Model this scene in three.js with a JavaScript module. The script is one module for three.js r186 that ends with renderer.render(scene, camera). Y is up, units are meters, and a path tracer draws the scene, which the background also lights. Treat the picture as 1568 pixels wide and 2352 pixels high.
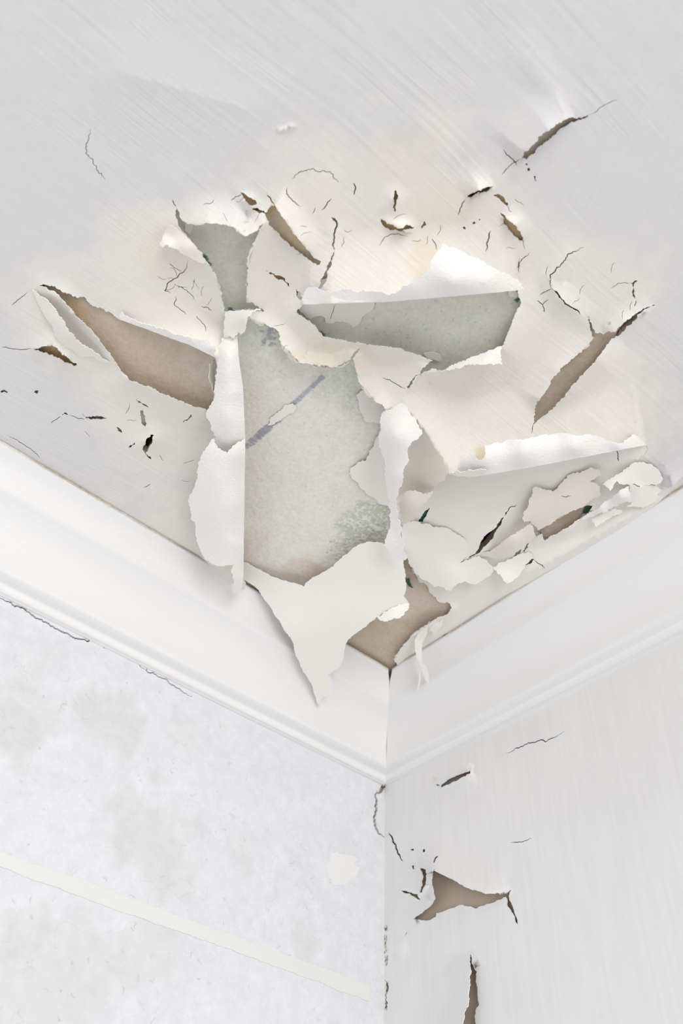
import * as THREE from 'three';
import { mergeGeometries } from 'three/addons/utils/BufferGeometryUtils.js';
import { RectAreaLightUniformsLib } from 'three/addons/lights/RectAreaLightUniformsLib.js';

// ------------------------------------------------------------------ camera, sky, daylight, exposure
const scene = new THREE.Scene();
const renderer = new THREE.WebGLRenderer({ antialias: true });
renderer.toneMapping = THREE.LinearToneMapping;
renderer.toneMappingExposure = 0.4;
renderer.shadowMap.enabled = true;
RectAreaLightUniformsLib.init();

const W = 1568, H = 2352, FOCAL = 1900, CEIL = 2.6, ROOM = 3.6;
const YAW = -0.08468, PITCH = 0.79227, ROLL = 0.05833;
const CAM = new THREE.Vector3(0.0096, CEIL - 0.72808, 1.17625);
const camera = new THREE.PerspectiveCamera((2 * Math.atan(H / 2 / FOCAL) * 180) / Math.PI, W / H, 0.02, 40);
const FWD = new THREE.Vector3(Math.cos(PITCH) * Math.sin(YAW), Math.sin(PITCH), -Math.cos(PITCH) * Math.cos(YAW));
const R0 = new THREE.Vector3(Math.cos(YAW), 0, Math.sin(YAW));
const U0 = new THREE.Vector3().crossVectors(R0, FWD);
const RIGHT = R0.clone().multiplyScalar(Math.cos(ROLL)).addScaledVector(U0, Math.sin(ROLL));
const UP = U0.clone().multiplyScalar(Math.cos(ROLL)).addScaledVector(R0, -Math.sin(ROLL));
camera.position.copy(CAM);
camera.quaternion.setFromRotationMatrix(new THREE.Matrix4().makeBasis(RIGHT, UP, FWD.clone().negate()));
camera.focus = 0.93; camera.userData.fStop = 5.6;
scene.add(camera);

scene.background = new THREE.Color().setRGB(0.9, 0.95, 1.0);       // overcast sky, the same all round

// the room in plan: corner at the origin, left wall along A, right wall along B
const Q = Math.SQRT1_2, TH = Math.PI / 4 - 0.04566;
const A = new THREE.Vector3(-Q, 0, Q), B = new THREE.Vector3(Math.sin(TH), 0, Math.cos(TH));
const NL = new THREE.Vector3(Q, 0, Q), NR = new THREE.Vector3(-Math.cos(TH), 0, Math.sin(TH));
const YV = new THREE.Vector3(0, 1, 0), DOWN = new THREE.Vector3(0, -1, 0);

function daylight(center, dir, w, h, intensity) {                   // the sky seen through a window
  const l = new THREE.RectAreaLight(new THREE.Color().setRGB(1.0, 0.99, 0.985), intensity, w, h);
  l.position.copy(center); l.lookAt(center.clone().add(dir)); scene.add(l);
  return l;
}
const WIN1 = B.clone().multiplyScalar(ROOM).addScaledVector(A, 1.85).setY(1.2), WIN1W = 1.5, WIN1H = 2.1;
const WIN2 = A.clone().multiplyScalar(ROOM).addScaledVector(B, 1.75).setY(1.2), WIN2W = 1.4, WIN2H = 2.0;
const IN1 = B.clone().negate(), IN2 = A.clone().negate();
daylight(WIN1.clone().addScaledVector(NL, -0.03), NL.clone().negate(), WIN1W, WIN1H, 22);
daylight(WIN2.clone().addScaledVector(NR, -0.03), NR.clone().negate(), WIN2W, WIN2H, 3.4);

// ------------------------------------------------------------------ noise
let seed = 7;
function rnd() { seed = (seed + 0x6d2b79f5) | 0; let t = Math.imul(seed ^ (seed >>> 15), 1 | seed); t = (t + Math.imul(t ^ (t >>> 7), 61 | t)) ^ t; return ((t ^ (t >>> 14)) >>> 0) / 4294967296; }
function hash(x, y, s) { let h = Math.imul(x, 374761393) + Math.imul(y, 668265263) + Math.imul(s, 2147483647 ^ 0x5bd1e995); h = Math.imul(h ^ (h >>> 13), 1274126177); return ((h ^ (h >>> 16)) >>> 0) / 4294967296; }
function vnoise(x, y, s = 0, px = 0, py = 0) {                      // value noise 0..1; px, py make it tile
  const xi = Math.floor(x), yi = Math.floor(y), fx = x - xi, fy = y - yi, u = fx * fx * (3 - 2 * fx), v = fy * fy * (3 - 2 * fy);
  const m = (a, p) => (p ? ((a % p) + p) % p : a);
  const x0 = m(xi, px), x1 = m(xi + 1, px), y0 = m(yi, py), y1 = m(yi + 1, py);
  const a = hash(x0, y0, s), b = hash(x1, y0, s), c = hash(x0, y1, s), d = hash(x1, y1, s);
  return a + (b - a) * u + (c - a) * v + (a - b - c + d) * u * v;
}
function fbm(x, y, s = 0, oct = 4, p = 0) { let f = 0, a = 0.5, t = 0; for (let i = 0; i < oct; i++) { f += a * vnoise(x, y, s + i * 17, p, p); t += a; x *= 2; y *= 2; p *= 2; a *= 0.5; } return f / t; }
const clamp = (v, a, b) => (v < a ? a : v > b ? b : v), mix = (a, b, t) => a + (b - a) * t;
const smooth = (a, b, v) => { const t = clamp((v - a) / (b - a), 0, 1); return t * t * (3 - 2 * t); };

// ------------------------------------------------------------------ photograph pixel -> point on a surface of the room
const surf = (n, e1, e2, d) => ({ n, e1, e2, d });                  // points p with n.p = d; n looks into the room
const ceilingPlane = surf(DOWN, A, B, -CEIL);
const leftPlane = surf(NL, A, YV, 0), rightPlane = surf(NR, B, YV, 0);
const rayOf = (x, y) => new THREE.Vector3().copy(FWD).multiplyScalar(FOCAL).addScaledVector(RIGHT, x - W / 2).addScaledVector(UP, H / 2 - y);
function at(pl, x, y, h) { const r = rayOf(x, y), t = (pl.d + h - pl.n.dot(CAM)) / pl.n.dot(r); return r.multiplyScalar(t).add(CAM); }
const uvOf = (pl, p) => [p.dot(pl.e1), p.dot(pl.e2)];

// ------------------------------------------------------------------ torn outlines: raster field -> contours -> mesh
function roughen(poly, amp, closed = true) {                        // fractal tear along a polyline
  if (!amp) return poly.map((p) => [p[0], p[1]]);
  const out = [], n = poly.length;
  for (let i = 0; i < (closed ? n : n - 1); i++) {
    const p = poly[i], q = poly[(i + 1) % n], L = Math.hypot(q[0] - p[0], q[1] - p[1]);
    const k = Math.max(1, Math.min(64, 2 ** Math.ceil(Math.log2(L / 3.2)))), off = new Array(k + 1).fill(0);
    for (let st = k; st > 1; st >>= 1) for (let j = st / 2; j < k; j += st) off[j] = (off[j - st / 2] + off[j + st / 2]) / 2 + (rnd() - 0.5) * 2.6 * amp * (p[2] ?? 1) * Math.min(1, ((st / k) * L) / 24 + 0.32);
    for (let j = 0; j < k; j++) { const t = j / k; out.push([p[0] + (q[0] - p[0]) * t - ((q[1] - p[1]) / L) * off[j], p[1] + (q[1] - p[1]) * t + ((q[0] - p[0]) / L) * off[j]]); }
  }
  if (!closed) out.push([poly[n - 1][0], poly[n - 1][1]]);
  return out;
}
function contours(outline, holes, cracks) {
  let x0 = 1e9, y0 = 1e9, x1 = -1e9, y1 = -1e9;
  for (const [x, y] of outline) { x0 = Math.min(x0, x); x1 = Math.max(x1, x); y0 = Math.min(y0, y); y1 = Math.max(y1, y); }
  x0 = Math.floor(x0) - 3; y0 = Math.floor(y0) - 3;
  const w = Math.ceil(x1) + 4 - x0, h = Math.ceil(y1) + 4 - y0, f = new Float32Array(w * h).fill(-2.5);
  const band = (segs, closed, cb) => {                              // distance near each segment
    const n = segs.length;
    for (let i = 0; i < (closed ? n : n - 1); i++) {
      const [ax, ay] = segs[i], [bx, by] = segs[(i + 1) % n], dx = bx - ax, dy = by - ay, L2 = dx * dx + dy * dy || 1e-9, R = cb.r;
      for (let y = Math.max(0, Math.floor(Math.min(ay, by) - R - y0)); y <= Math.min(h - 1, Math.ceil(Math.max(ay, by) + R - y0)); y++)
        for (let x = Math.max(0, Math.floor(Math.min(ax, bx) - R - x0)); x <= Math.min(w - 1, Math.ceil(Math.max(ax, bx) + R - x0)); x++) {
          const t = clamp(((x + x0 - ax) * dx + (y + y0 - ay) * dy) / L2, 0, 1), d = Math.hypot(x + x0 - ax - dx * t, y + y0 - ay - dy * t);
          cb.f(y * w + x, d, (i + t) / (n - 1));
        }
    }
  };
  const polyField = (poly) => {
    const D = new Float32Array(w * h).fill(2.5), cb = { r: 2.5, f: (k, d) => { if (d < D[k]) D[k] = d; } };
    band(poly, true, cb);
    const ins = new Uint8Array(w * h);
    for (let y = 0; y < h; y++) {
      const yy = y + y0 + 1e-4, xs = [];
      for (let i = 0; i < poly.length; i++) { const p = poly[i], q = poly[(i + 1) % poly.length]; if (p[1] > yy !== q[1] > yy) xs.push(p[0] + ((yy - p[1]) / (q[1] - p[1])) * (q[0] - p[0])); }
      xs.sort((a, b) => a - b);
      for (let i = 0; i + 1 < xs.length; i += 2) for (let x = Math.max(0, Math.ceil(xs[i] - x0)); x <= Math.min(w - 1, Math.floor(xs[i + 1] - x0)); x++) ins[y * w + x] = 1;
    }
    return (k) => (ins[k] ? D[k] : -D[k]);
  };
  const fo = polyField(outline);
  for (let k = 0; k < f.length; k++) f[k] = fo(k);
  for (const hp of holes) { const fh = polyField(hp); for (let k = 0; k < f.length; k++) { const v = -fh(k); if (v < f[k]) f[k] = v; } }
  for (const c of cracks) band(c.pts, false, { r: c.w / 2 + 2, f: (k, d, t) => { const v = d - (c.w / 2) * (0.35 + 0.65 * Math.min(1, 5 * Math.min(t, 1 - t))); if (v < f[k]) f[k] = v; } });
  // marching squares
  const seg = new Map(), pts = [], id = new Map();
  const vert = (k, l) => { const key = k < l ? k * 4e6 * 4 + l : l * 4e6 * 4 + k; let i = id.get(key); if (i === undefined) { const a = f[k], b = f[l], t = clamp(a / (a - b), 0.02, 0.98), xa = k % w, ya = (k / w) | 0, xb = l % w, yb = (l / w) | 0; i = pts.push([x0 + xa + (xb - xa) * t, y0 + ya + (yb - ya) * t]) - 1; id.set(key, i); } return i; };
  for (let y = 0; y < h - 1; y++) for (let x = 0; x < w - 1; x++) {
    const a = y * w + x, b = a + 1, c = a + w + 1, d = a + w, m = (f[a] > 0) | ((f[b] > 0) << 1) | ((f[c] > 0) << 2) | ((f[d] > 0) << 3);
    if (m === 0 || m === 15) continue;
    const e = [[a, b], [b, c], [c, d], [d, a]], go = (i, j) => seg.set(vert(...e[i]), vert(...e[j]));   // inside stays on the same hand
    switch (m) {
      case 1: go(0, 3); break; case 2: go(1, 0); break; case 3: go(1, 3); break; case 4: go(2, 1); break;
      case 5: go(0, 3); go(2, 1); break; case 6: go(2, 0); break; case 7: go(2, 3); break; case 8: go(3, 2); break;
      case 9: go(0, 2); break; case 10: go(1, 0); go(3, 2); break; case 11: go(1, 2); break; case 12: go(3, 1); break;
      case 13: go(0, 1); break; case 14: go(3, 0); break;
    }
  }
  const loops = [], used = new Set();
  for (const s of seg.keys()) {
    if (used.has(s)) continue;
    const lp = []; let k = s;
    while (k !== undefined && !used.has(k)) { used.add(k); lp.push(pts[k]); k = seg.get(k); }
    if (lp.length > 3) loops.push(simplify(lp, 0.22));
  }
  return loops;
}
function simplify(lp, tol) {
  const keep = new Uint8Array(lp.length), half = lp.length >> 1; keep[0] = keep[half] = 1;
  const rec = (i, j) => {
    const [ax, ay] = lp[i], [bx, by] = lp[j % lp.length], L = Math.hypot(bx - ax, by - ay) || 1e-6; let best = 0, bi = -1;
    for (let k = i + 1; k < j; k++) { const d = Math.abs((bx - ax) * (lp[k][1] - ay) - (by - ay) * (lp[k][0] - ax)) / L; if (d > best) { best = d; bi = k; } }
    if (best > tol) { keep[bi] = 1; rec(i, bi); rec(bi, j); }
  };
  rec(0, half); rec(half, lp.length);
  return lp.filter((_, i) => keep[i]);
}
const area = (lp) => { let s = 0; for (let i = 0, j = lp.length - 1; i < lp.length; j = i++) s += lp[j][0] * lp[i][1] - lp[i][0] * lp[j][1]; return s / 2; };
const within = (p, lp) => { let c = false; for (let i = 0, j = lp.length - 1; i < lp.length; j = i++) if (lp[i][1] > p[1] !== lp[j][1] > p[1] && p[0] < ((lp[j][0] - lp[i][0]) * (p[1] - lp[i][1])) / (lp[j][1] - lp[i][1]) + lp[i][0]) c = !c; return c; };

function mesh2d(loops, maxEdge) {                                   // triangles: earcut, then split long edges and flip towards Delaunay
  const big = loops.filter((l) => Math.abs(area(l)) > 6), sign = Math.sign(area(big.reduce((a, b) => (Math.abs(area(a)) > Math.abs(area(b)) ? a : b))));
  const outer = big.filter((l) => Math.sign(area(l)) === sign && Math.abs(area(l)) > 60), inner = big.filter((l) => Math.sign(area(l)) !== sign);
  const P = [], T = [];
  for (const o of outer) {
    const hs = inner.filter((h) => within(h[0], o)), base = P.length;
    const v2 = (l) => l.map((p) => new THREE.Vector2(p[0], p[1]));
    const ov = v2(o), hv = hs.map(v2);
    if (THREE.ShapeUtils.isClockWise(ov)) ov.reverse();
    for (const q of hv) if (!THREE.ShapeUtils.isClockWise(q)) q.reverse();
    const tr = THREE.ShapeUtils.triangulateShape(ov, hv);
    for (const q of [ov, ...hv]) for (const v of q) P.push([v.x, v.y]);
    for (const t of tr) T.push([t[0] + base, t[1] + base, t[2] + base]);
  }
  const N = 4e6, E = new Map(), key = (a, b) => a * N + b;            // directed edge -> triangle
  const link = (t) => { const [a, b, c] = T[t]; E.set(key(a, b), t); E.set(key(b, c), t); E.set(key(c, a), t); };
  for (let t = 0; t < T.length; t++) { const [a, b, c] = T[t]; if ((P[b][0] - P[a][0]) * (P[c][1] - P[a][1]) - (P[b][1] - P[a][1]) * (P[c][0] - P[a][0]) < 0) T[t] = [a, c, b]; link(t); }
  const third = (t, a, b) => T[t].find((v) => v !== a && v !== b);
  const orient = (a, b, c) => (P[b][0] - P[a][0]) * (P[c][1] - P[a][1]) - (P[b][1] - P[a][1]) * (P[c][0] - P[a][0]);
  const inCirc = (a, b, c, d) => {
    const ax = P[a][0] - P[d][0], ay = P[a][1] - P[d][1], bx = P[b][0] - P[d][0], by = P[b][1] - P[d][1], cx = P[c][0] - P[d][0], cy = P[c][1] - P[d][1];
    return (ax * ax + ay * ay) * (bx * cy - cx * by) - (bx * bx + by * by) * (ax * cy - cx * ay) + (cx * cx + cy * cy) * (ax * by - bx * ay);
  };
  const flipAll = (stack) => {
    let guard = 0;
    while (stack.length && guard++ < 3e6) {
      const [a, b] = stack.pop(), t = E.get(key(a, b)), u = E.get(key(b, a));
      if (t === undefined || u === undefined) continue;
      const c = third(t, a, b), d = third(u, a, b);
      if (inCirc(a, b, c, d) > 1e-7 && orient(c, d, b) > 1e-9 && orient(d, c, a) > 1e-9) {
        E.delete(key(a, b)); E.delete(key(b, a)); T[t] = [a, d, c]; T[u] = [d, b, c]; link(t); link(u);
        stack.push([a, d], [d, b], [b, c], [c, a]);
      }
    }
  };
  const allEdges = () => { const s = []; for (const [a, b, c] of T) { s.push([a, b], [b, c], [c, a]); } return s; };
  flipAll(allEdges());
  for (let pass = 0; pass < 14; pass++) {
    const long = [];
    for (const [a, b, c] of T) for (const [p, q] of [[a, b], [b, c], [c, a]]) if (p < q || !E.has(key(q, p))) { const L = Math.hypot(P[p][0] - P[q][0], P[p][1] - P[q][1]); if (L > maxEdge) long.push([L, p, q]); }
    if (!long.length) break;
    long.sort((m, n) => n[0] - m[0]);
    for (const [, p, q] of long) {
      let t = E.get(key(p, q)), u = E.get(key(q, p));
      if (t === undefined && u === undefined) continue;
      const m = P.push([(P[p][0] + P[q][0]) / 2, (P[p][1] + P[q][1]) / 2]) - 1, st = [];
      for (const [tr, a, b] of [[t, p, q], [u, q, p]]) if (tr !== undefined) {
        const c = third(tr, a, b); E.delete(key(a, b)); T[tr] = [a, m, c]; link(tr); T.push([m, b, c]); link(T.length - 1); st.push([b, c], [c, a], [m, c]);
      }
      flipAll(st);
    }
  }
  const rim = [];
  for (const [a, b, c] of T) for (const [p, q] of [[a, b], [b, c], [c, a]]) if (!E.has(key(q, p))) rim.push([p, q]);
  return { P, T, rim };
}

// a thin sheet: outline, holes and cracks in photograph pixels, lift(x, y) in metres off the surface that carries it
function sheetGeometry({ plane, outline, holes = [], cracks = [], lift, thick = 0.0008, jag = 1.6, holeJag = 1.6, edge = 14 }) {
  const loops = contours(roughen(outline, jag), holes.map((h) => roughen(h, h.jag ?? holeJag)), cracks.map((c) => ({ pts: roughen(c.pts, c.jag ?? 1.6, false), w: c.w })));
  const { P, T, rim } = mesh2d(loops, edge);
  const pos = [], nor = [], uv = [], idx = [], n = P.length, e = 0.7, top = [], N = [];
  for (const [x, y] of P) {
    const c = at(plane, x, y, lift(x, y)), dx = at(plane, x + e, y, lift(x + e, y)).sub(at(plane, x - e, y, lift(x - e, y))), dy = at(plane, x, y + e, lift(x, y + e)).sub(at(plane, x, y - e, lift(x, y - e)));
    const nn = dx.cross(dy).normalize(); if (nn.dot(plane.n) < 0) nn.negate();
    top.push(c); N.push(nn); pos.push(c.x, c.y, c.z); nor.push(nn.x, nn.y, nn.z); uv.push(...uvOf(plane, at(plane, x, y, 0)));
  }
  const back = top.map((c, i) => c.clone().addScaledVector(N[i], -thick));
  for (let i = 0; i < n; i++) { pos.push(back[i].x, back[i].y, back[i].z); nor.push(-N[i].x, -N[i].y, -N[i].z); uv.push(uv[2 * i], uv[2 * i + 1]); }
  const [a0, b0, c0] = T[0], face = new THREE.Vector3().subVectors(top[b0], top[a0]).cross(new THREE.Vector3().subVectors(top[c0], top[a0])).dot(plane.n) > 0;
  for (const [a, b, c] of T) face ? idx.push(a, b, c, a + n, c + n, b + n) : idx.push(a, c, b, a + n, b + n, c + n);
  for (const [a, b] of rim) {
    const k = pos.length / 3, s = top[b].clone().sub(top[a]).cross(N[a]).normalize().multiplyScalar(face ? 1 : -1);
    for (const v of [top[a], top[b], back[b], back[a]]) { pos.push(v.x, v.y, v.z); nor.push(s.x, s.y, s.z); }
    uv.push(uv[2 * a], uv[2 * a + 1], uv[2 * b], uv[2 * b + 1], uv[2 * b], uv[2 * b + 1], uv[2 * a], uv[2 * a + 1]);
    face ? idx.push(k, k + 2, k + 1, k, k + 3, k + 2) : idx.push(k, k + 1, k + 2, k, k + 2, k + 3);
  }
  const g = new THREE.BufferGeometry();
  g.setAttribute('position', new THREE.Float32BufferAttribute(pos, 3)); g.setAttribute('normal', new THREE.Float32BufferAttribute(nor, 3));
  g.setAttribute('uv', new THREE.Float32BufferAttribute(uv, 2)); g.setIndex(idx);
  return g;
}
function spline(ctrl, stiff = 0) {                                  // thin-plate surface through [x, y, millimetres]
  const n = ctrl.length, m = n + 3, M = [], U = (r2) => (r2 < 1e-9 ? 0 : 0.5 * r2 * Math.log(r2)), s = 0.01;
  for (let i = 0; i < n; i++) { const row = []; for (let j = 0; j < n; j++) row.push(i === j ? stiff : U(((ctrl[i][0] - ctrl[j][0]) * s) ** 2 + ((ctrl[i][1] - ctrl[j][1]) * s) ** 2)); row.push(1, ctrl[i][0] * s, ctrl[i][1] * s, ctrl[i][2]); M.push(row); }
  for (let k = 0; k < 3; k++) { const row = []; for (let j = 0; j < n; j++) row.push(k === 0 ? 1 : ctrl[j][k - 1] * s); row.push(0, 0, 0, 0); M.push(row); }
  for (let i = 0; i < m; i++) {
    let p = i; for (let r = i + 1; r < m; r++) if (Math.abs(M[r][i]) > Math.abs(M[p][i])) p = r;
    [M[i], M[p]] = [M[p], M[i]];
    for (let r = i + 1; r < m; r++) { const q = M[r][i] / M[i][i]; if (q) for (let c = i; c <= m; c++) M[r][c] -= q * M[i][c]; }
  }
  const w = new Array(m).fill(0);
  for (let i = m - 1; i >= 0; i--) { let v = M[i][m]; for (let c = i + 1; c < m; c++) v -= M[i][c] * w[c]; w[i] = v / M[i][i]; }
  return (x, y) => { let v = w[n] + w[n + 1] * x * s + w[n + 2] * y * s; for (let j = 0; j < n; j++) v += w[j] * U(((x - ctrl[j][0]) * s) ** 2 + ((y - ctrl[j][1]) * s) ** 2); return v * 0.001; };
}
function ridges(base, raw) {                                       // sheet pushed off its bed along lines [x, y, millimetres]
  const list = raw.map((q) => ({ ...q, x0: Math.min(...q.pts.map((p) => p[0])) - q.r, x1: Math.max(...q.pts.map((p) => p[0])) + q.r, y0: Math.min(...q.pts.map((p) => p[1])) - q.r, y1: Math.max(...q.pts.map((p) => p[1])) + q.r }));
  return (x, y) => {
    let sum = 0;
    for (const { pts, r, side = 0, pow = 2, gap = 6, x0, x1, y0, y1 } of list) {
      if (x < x0 || x > x1 || y < y0 || y > y1) continue;
      let best = 1e9, hb = 0, sb = 0; const last = pts.length - 2;
      for (let i = 0; i <= last; i++) {
        const [ax, ay, ah] = pts[i], [bx, by, bh] = pts[i + 1], dx = bx - ax, dy = by - ay, t = clamp(((x - ax) * dx + (y - ay) * dy) / (dx * dx + dy * dy), 0, 1);
        const ex = x - ax - dx * t, ey = y - ay - dy * t, d = ex * ex + ey * ey;
        if (d < best - 1e-6) {
          best = d; hb = ah + (bh - ah) * t;
          const L = Math.hypot(dx, dy);
          if ((t === 0 && i === 0) || (t === 1 && i === last)) sb = side * 1e9;
          else if (t === 1) { const [cx, cy] = pts[i + 2], M = Math.hypot(cx - bx, cy - by), fx = dx / L + (cx - bx) / M, fy = dy / L + (cy - by) / M; sb = (fx * ey - fy * ex) / Math.hypot(fx, fy); }
          else sb = (dx * ey - dy * ex) / L;
        }
      }
      let d = Math.sqrt(best) / r; if (d >= 1) continue;
      if (side && sb * side < 0) { if (sb * side < -gap) continue; d = 0; }
      const q = 1 - d; const v = hb * (pow === 1 ? q * q * (3 - 2 * q) : q ** pow);
      sum += v * v * v;
    }
    return (base + Math.cbrt(sum) + (fbm(x / 70, y / 70, 3, 2) - 0.5) * 0.7) * 0.001;
  };
}

// ------------------------------------------------------------------ procedural surfaces
function dataTex(n, fn, srgb) {
  const d = new Uint8Array(n * n * 4);
  for (let y = 0; y < n; y++) for (let x = 0; x < n; x++) { const c = fn(x, y), k = (y * n + x) * 4; if (c.length) { d[k] = c[0]; d[k + 1] = c[1]; d[k + 2] = c[2]; } else d[k] = d[k + 1] = d[k + 2] = c; d[k + 3] = 255; }
  const t = new THREE.DataTexture(d, n, n); t.wrapS = t.wrapT = THREE.RepeatWrapping; t.magFilter = THREE.LinearFilter; t.minFilter = THREE.LinearMipmapLinearFilter; t.generateMipmaps = true;
  if (srgb) t.colorSpace = THREE.SRGBColorSpace; t.needsUpdate = true; return t;
}
const scaled = (t, r, ry = r) => { const c = t.clone(); c.repeat.set(r, ry); c.needsUpdate = true; return c; };
const strokes = dataTex(1024, (x, y) => {                           // brush marks along u
  const u = x / 1024, v = y / 1024, bend = (fbm(u * 3, v * 3, 90, 2, 3) - 0.5) * 0.035, w = v + bend;
  const a = vnoise(u * 6, w * 110, 1, 6, 110), b = vnoise(u * 11, w * 240, 2, 11, 240), c = vnoise(u * 5, w * 40, 3, 5, 40), g = smooth(0.35, 0.7, vnoise(u * 5, v * 9, 4, 5, 9)), k = smooth(0.4, 0.75, vnoise(u * 7, v * 13, 5, 7, 13));
  return 255 * clamp(0.5 + (a - 0.5) * 0.6 * (0.25 + 0.75 * g) + (b - 0.5) * 0.4 * (0.3 + 0.7 * k) + (c - 0.5) * 0.4 * (1 - g) + (fbm(u * 40, v * 40, 6, 2, 40) - 0.5) * 0.12, 0, 1);
});
const grit = dataTex(512, (x, y) => { const u = x / 512, v = y / 512; return 255 * clamp(fbm(u * 48, v * 48, 11, 3, 48) * 0.75 + fbm(u * 7, v * 7, 31, 2, 7) * 0.25, 0, 1); });
const paper = dataTex(1024, (x, y) => { const u = x / 1024, v = y / 1024; return 255 * clamp(0.55 * fbm(u * 60, v * 60, 41, 3, 60) + 0.45 * fbm(u * 9, v * 9, 51, 3, 9), 0, 1); });

const M = {};
M.back = new THREE.MeshStandardMaterial({ color: new THREE.Color().setRGB(0.94, 0.92, 0.885), roughness: 0.95, bumpMap: scaled(grit, 9), bumpScale: 0.0006 });
M.white = new THREE.MeshStandardMaterial({ color: new THREE.Color().setRGB(0.91, 0.885, 0.835), roughness: 0.7, bumpMap: scaled(paper, 3), bumpScale: 0.0003 });
M.cream = new THREE.MeshStandardMaterial({ color: new THREE.Color().setRGB(0.87, 0.825, 0.75), roughness: 0.65, bumpMap: scaled(paper, 3), bumpScale: 0.0003 });
M.under = new THREE.MeshStandardMaterial({ color: new THREE.Color().setRGB(0.91, 0.885, 0.84), roughness: 0.8, bumpMap: scaled(paper, 2.5), bumpScale: 0.0003 });
M.cove = new THREE.MeshStandardMaterial({ color: new THREE.Color().setRGB(0.87, 0.868, 0.86), roughness: 0.55, bumpMap: scaled(strokes, 1.1, 1.6), bumpScale: 0.0003 });
const coveMarks = dataTex(1024, (x, y) => {  // patchy brown line along the cornice top lip, with sparse specks
  const u = x / 1024, v = (y / 1024) * 0.25, p = smooth(0.35, 0.7, fbm(u * 7, 3.3, 601, 3, 7)), g = vnoise(u * 200, (y / 1024) * 120, 611, 200, 120), c = (1 - smooth(0.0, 0.0035, Math.abs(v - 0.019) * (0.7 + 0.7 * g))) * p * (0.5 + 0.6 * g), sp = hash(x, y, 621) > 0.9996 ? 1 : 0, t = Math.min(1, c * 0.9 + sp * 0.5);
  return [mix(255, 180, t), mix(255, 158, t), mix(255, 130, t)];
}, true);
M.cove.map = scaled(coveMarks, 1.3, 4);
M.lath = new THREE.MeshStandardMaterial({ color: new THREE.Color().setRGB(0.16, 0.1, 0.055), roughness: 0.9, bumpMap: scaled(strokes, 2, 4), bumpScale: 0.001 });
M.timber = new THREE.MeshStandardMaterial({ color: new THREE.Color().setRGB(0.07, 0.045, 0.03), roughness: 0.95 });
M.green = new THREE.MeshStandardMaterial({ color: new THREE.Color().setRGB(0.02, 0.09, 0.05), roughness: 0.6 });
M.plain = new THREE.MeshStandardMaterial({ color: new THREE.Color().setRGB(0.38, 0.38, 0.39), roughness: 0.8 });
M.ceilPlain = new THREE.MeshStandardMaterial({ color: new THREE.Color().setRGB(0.71, 0.71, 0.71), roughness: 0.6, bumpMap: scaled(strokes, 2.5), bumpScale: 0.0004 });
M.floor = new THREE.MeshStandardMaterial({ color: new THREE.Color().setRGB(0.35, 0.35, 0.35), roughness: 0.6 });
M.tan = new THREE.MeshStandardMaterial({ color: new THREE.Color().setRGB(0.55, 0.46, 0.36), roughness: 0.95, bumpMap: scaled(grit, 6), bumpScale: 0.0006 });
M.glass = new THREE.MeshPhysicalMaterial({ color: 0xffffff, roughness: 0.02, transmission: 1, thickness: 0, ior: 1.5 });

// a colour map laid out on a surface of the room: window [u0, v0, size] in metres of that surface
const canvasMap = (n, win, paint) => {
  const c = document.createElement('canvas'); c.width = c.height = n; const g = c.getContext('2d'), im = g.createImageData(n, n);
  for (let j = 0; j < n; j++) for (let i = 0; i < n; i++) { const k = (j * n + i) * 4, col = paint.base(win[0] + ((i + 0.5) / n) * win[2], win[1] + (1 - (j + 0.5) / n) * win[2]); im.data[k] = col[0]; im.data[k + 1] = col[1]; im.data[k + 2] = col[2]; im.data[k + 3] = 255; }
  g.putImageData(im, 0, 0);
  if (paint.draw) paint.draw(g, (u, v) => [((u - win[0]) / win[2]) * n, (1 - (v - win[1]) / win[2]) * n], n / win[2]);
  const t = new THREE.CanvasTexture(c); t.colorSpace = THREE.SRGBColorSpace; t.wrapS = t.wrapT = THREE.MirroredRepeatWrapping; t.repeat.set(1 / win[2], 1 / win[2]); t.offset.set(-win[0] / win[2], -win[1] / win[2]);
  return t;
};
const spot = (pl, x, y) => uvOf(pl, at(pl, x, y, 0));               // pixel -> metres on the surface
const blobs = (pl, list) => { const L = list.map(([x, y, rx, w]) => [...spot(pl, x, y), rx, w]); return (u, v, n) => { let s = 0; for (const [a, b, r, w] of L) { if (Math.abs(u - a) > r * 1.6 || Math.abs(v - b) > r * 1.6) continue; const d = Math.hypot(u - a, v - b) / r + (n - 0.5) * 1.1; s = Math.max(s, w * (1 - smooth(0.55, 1.0, d))); } return s; }; };

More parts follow.
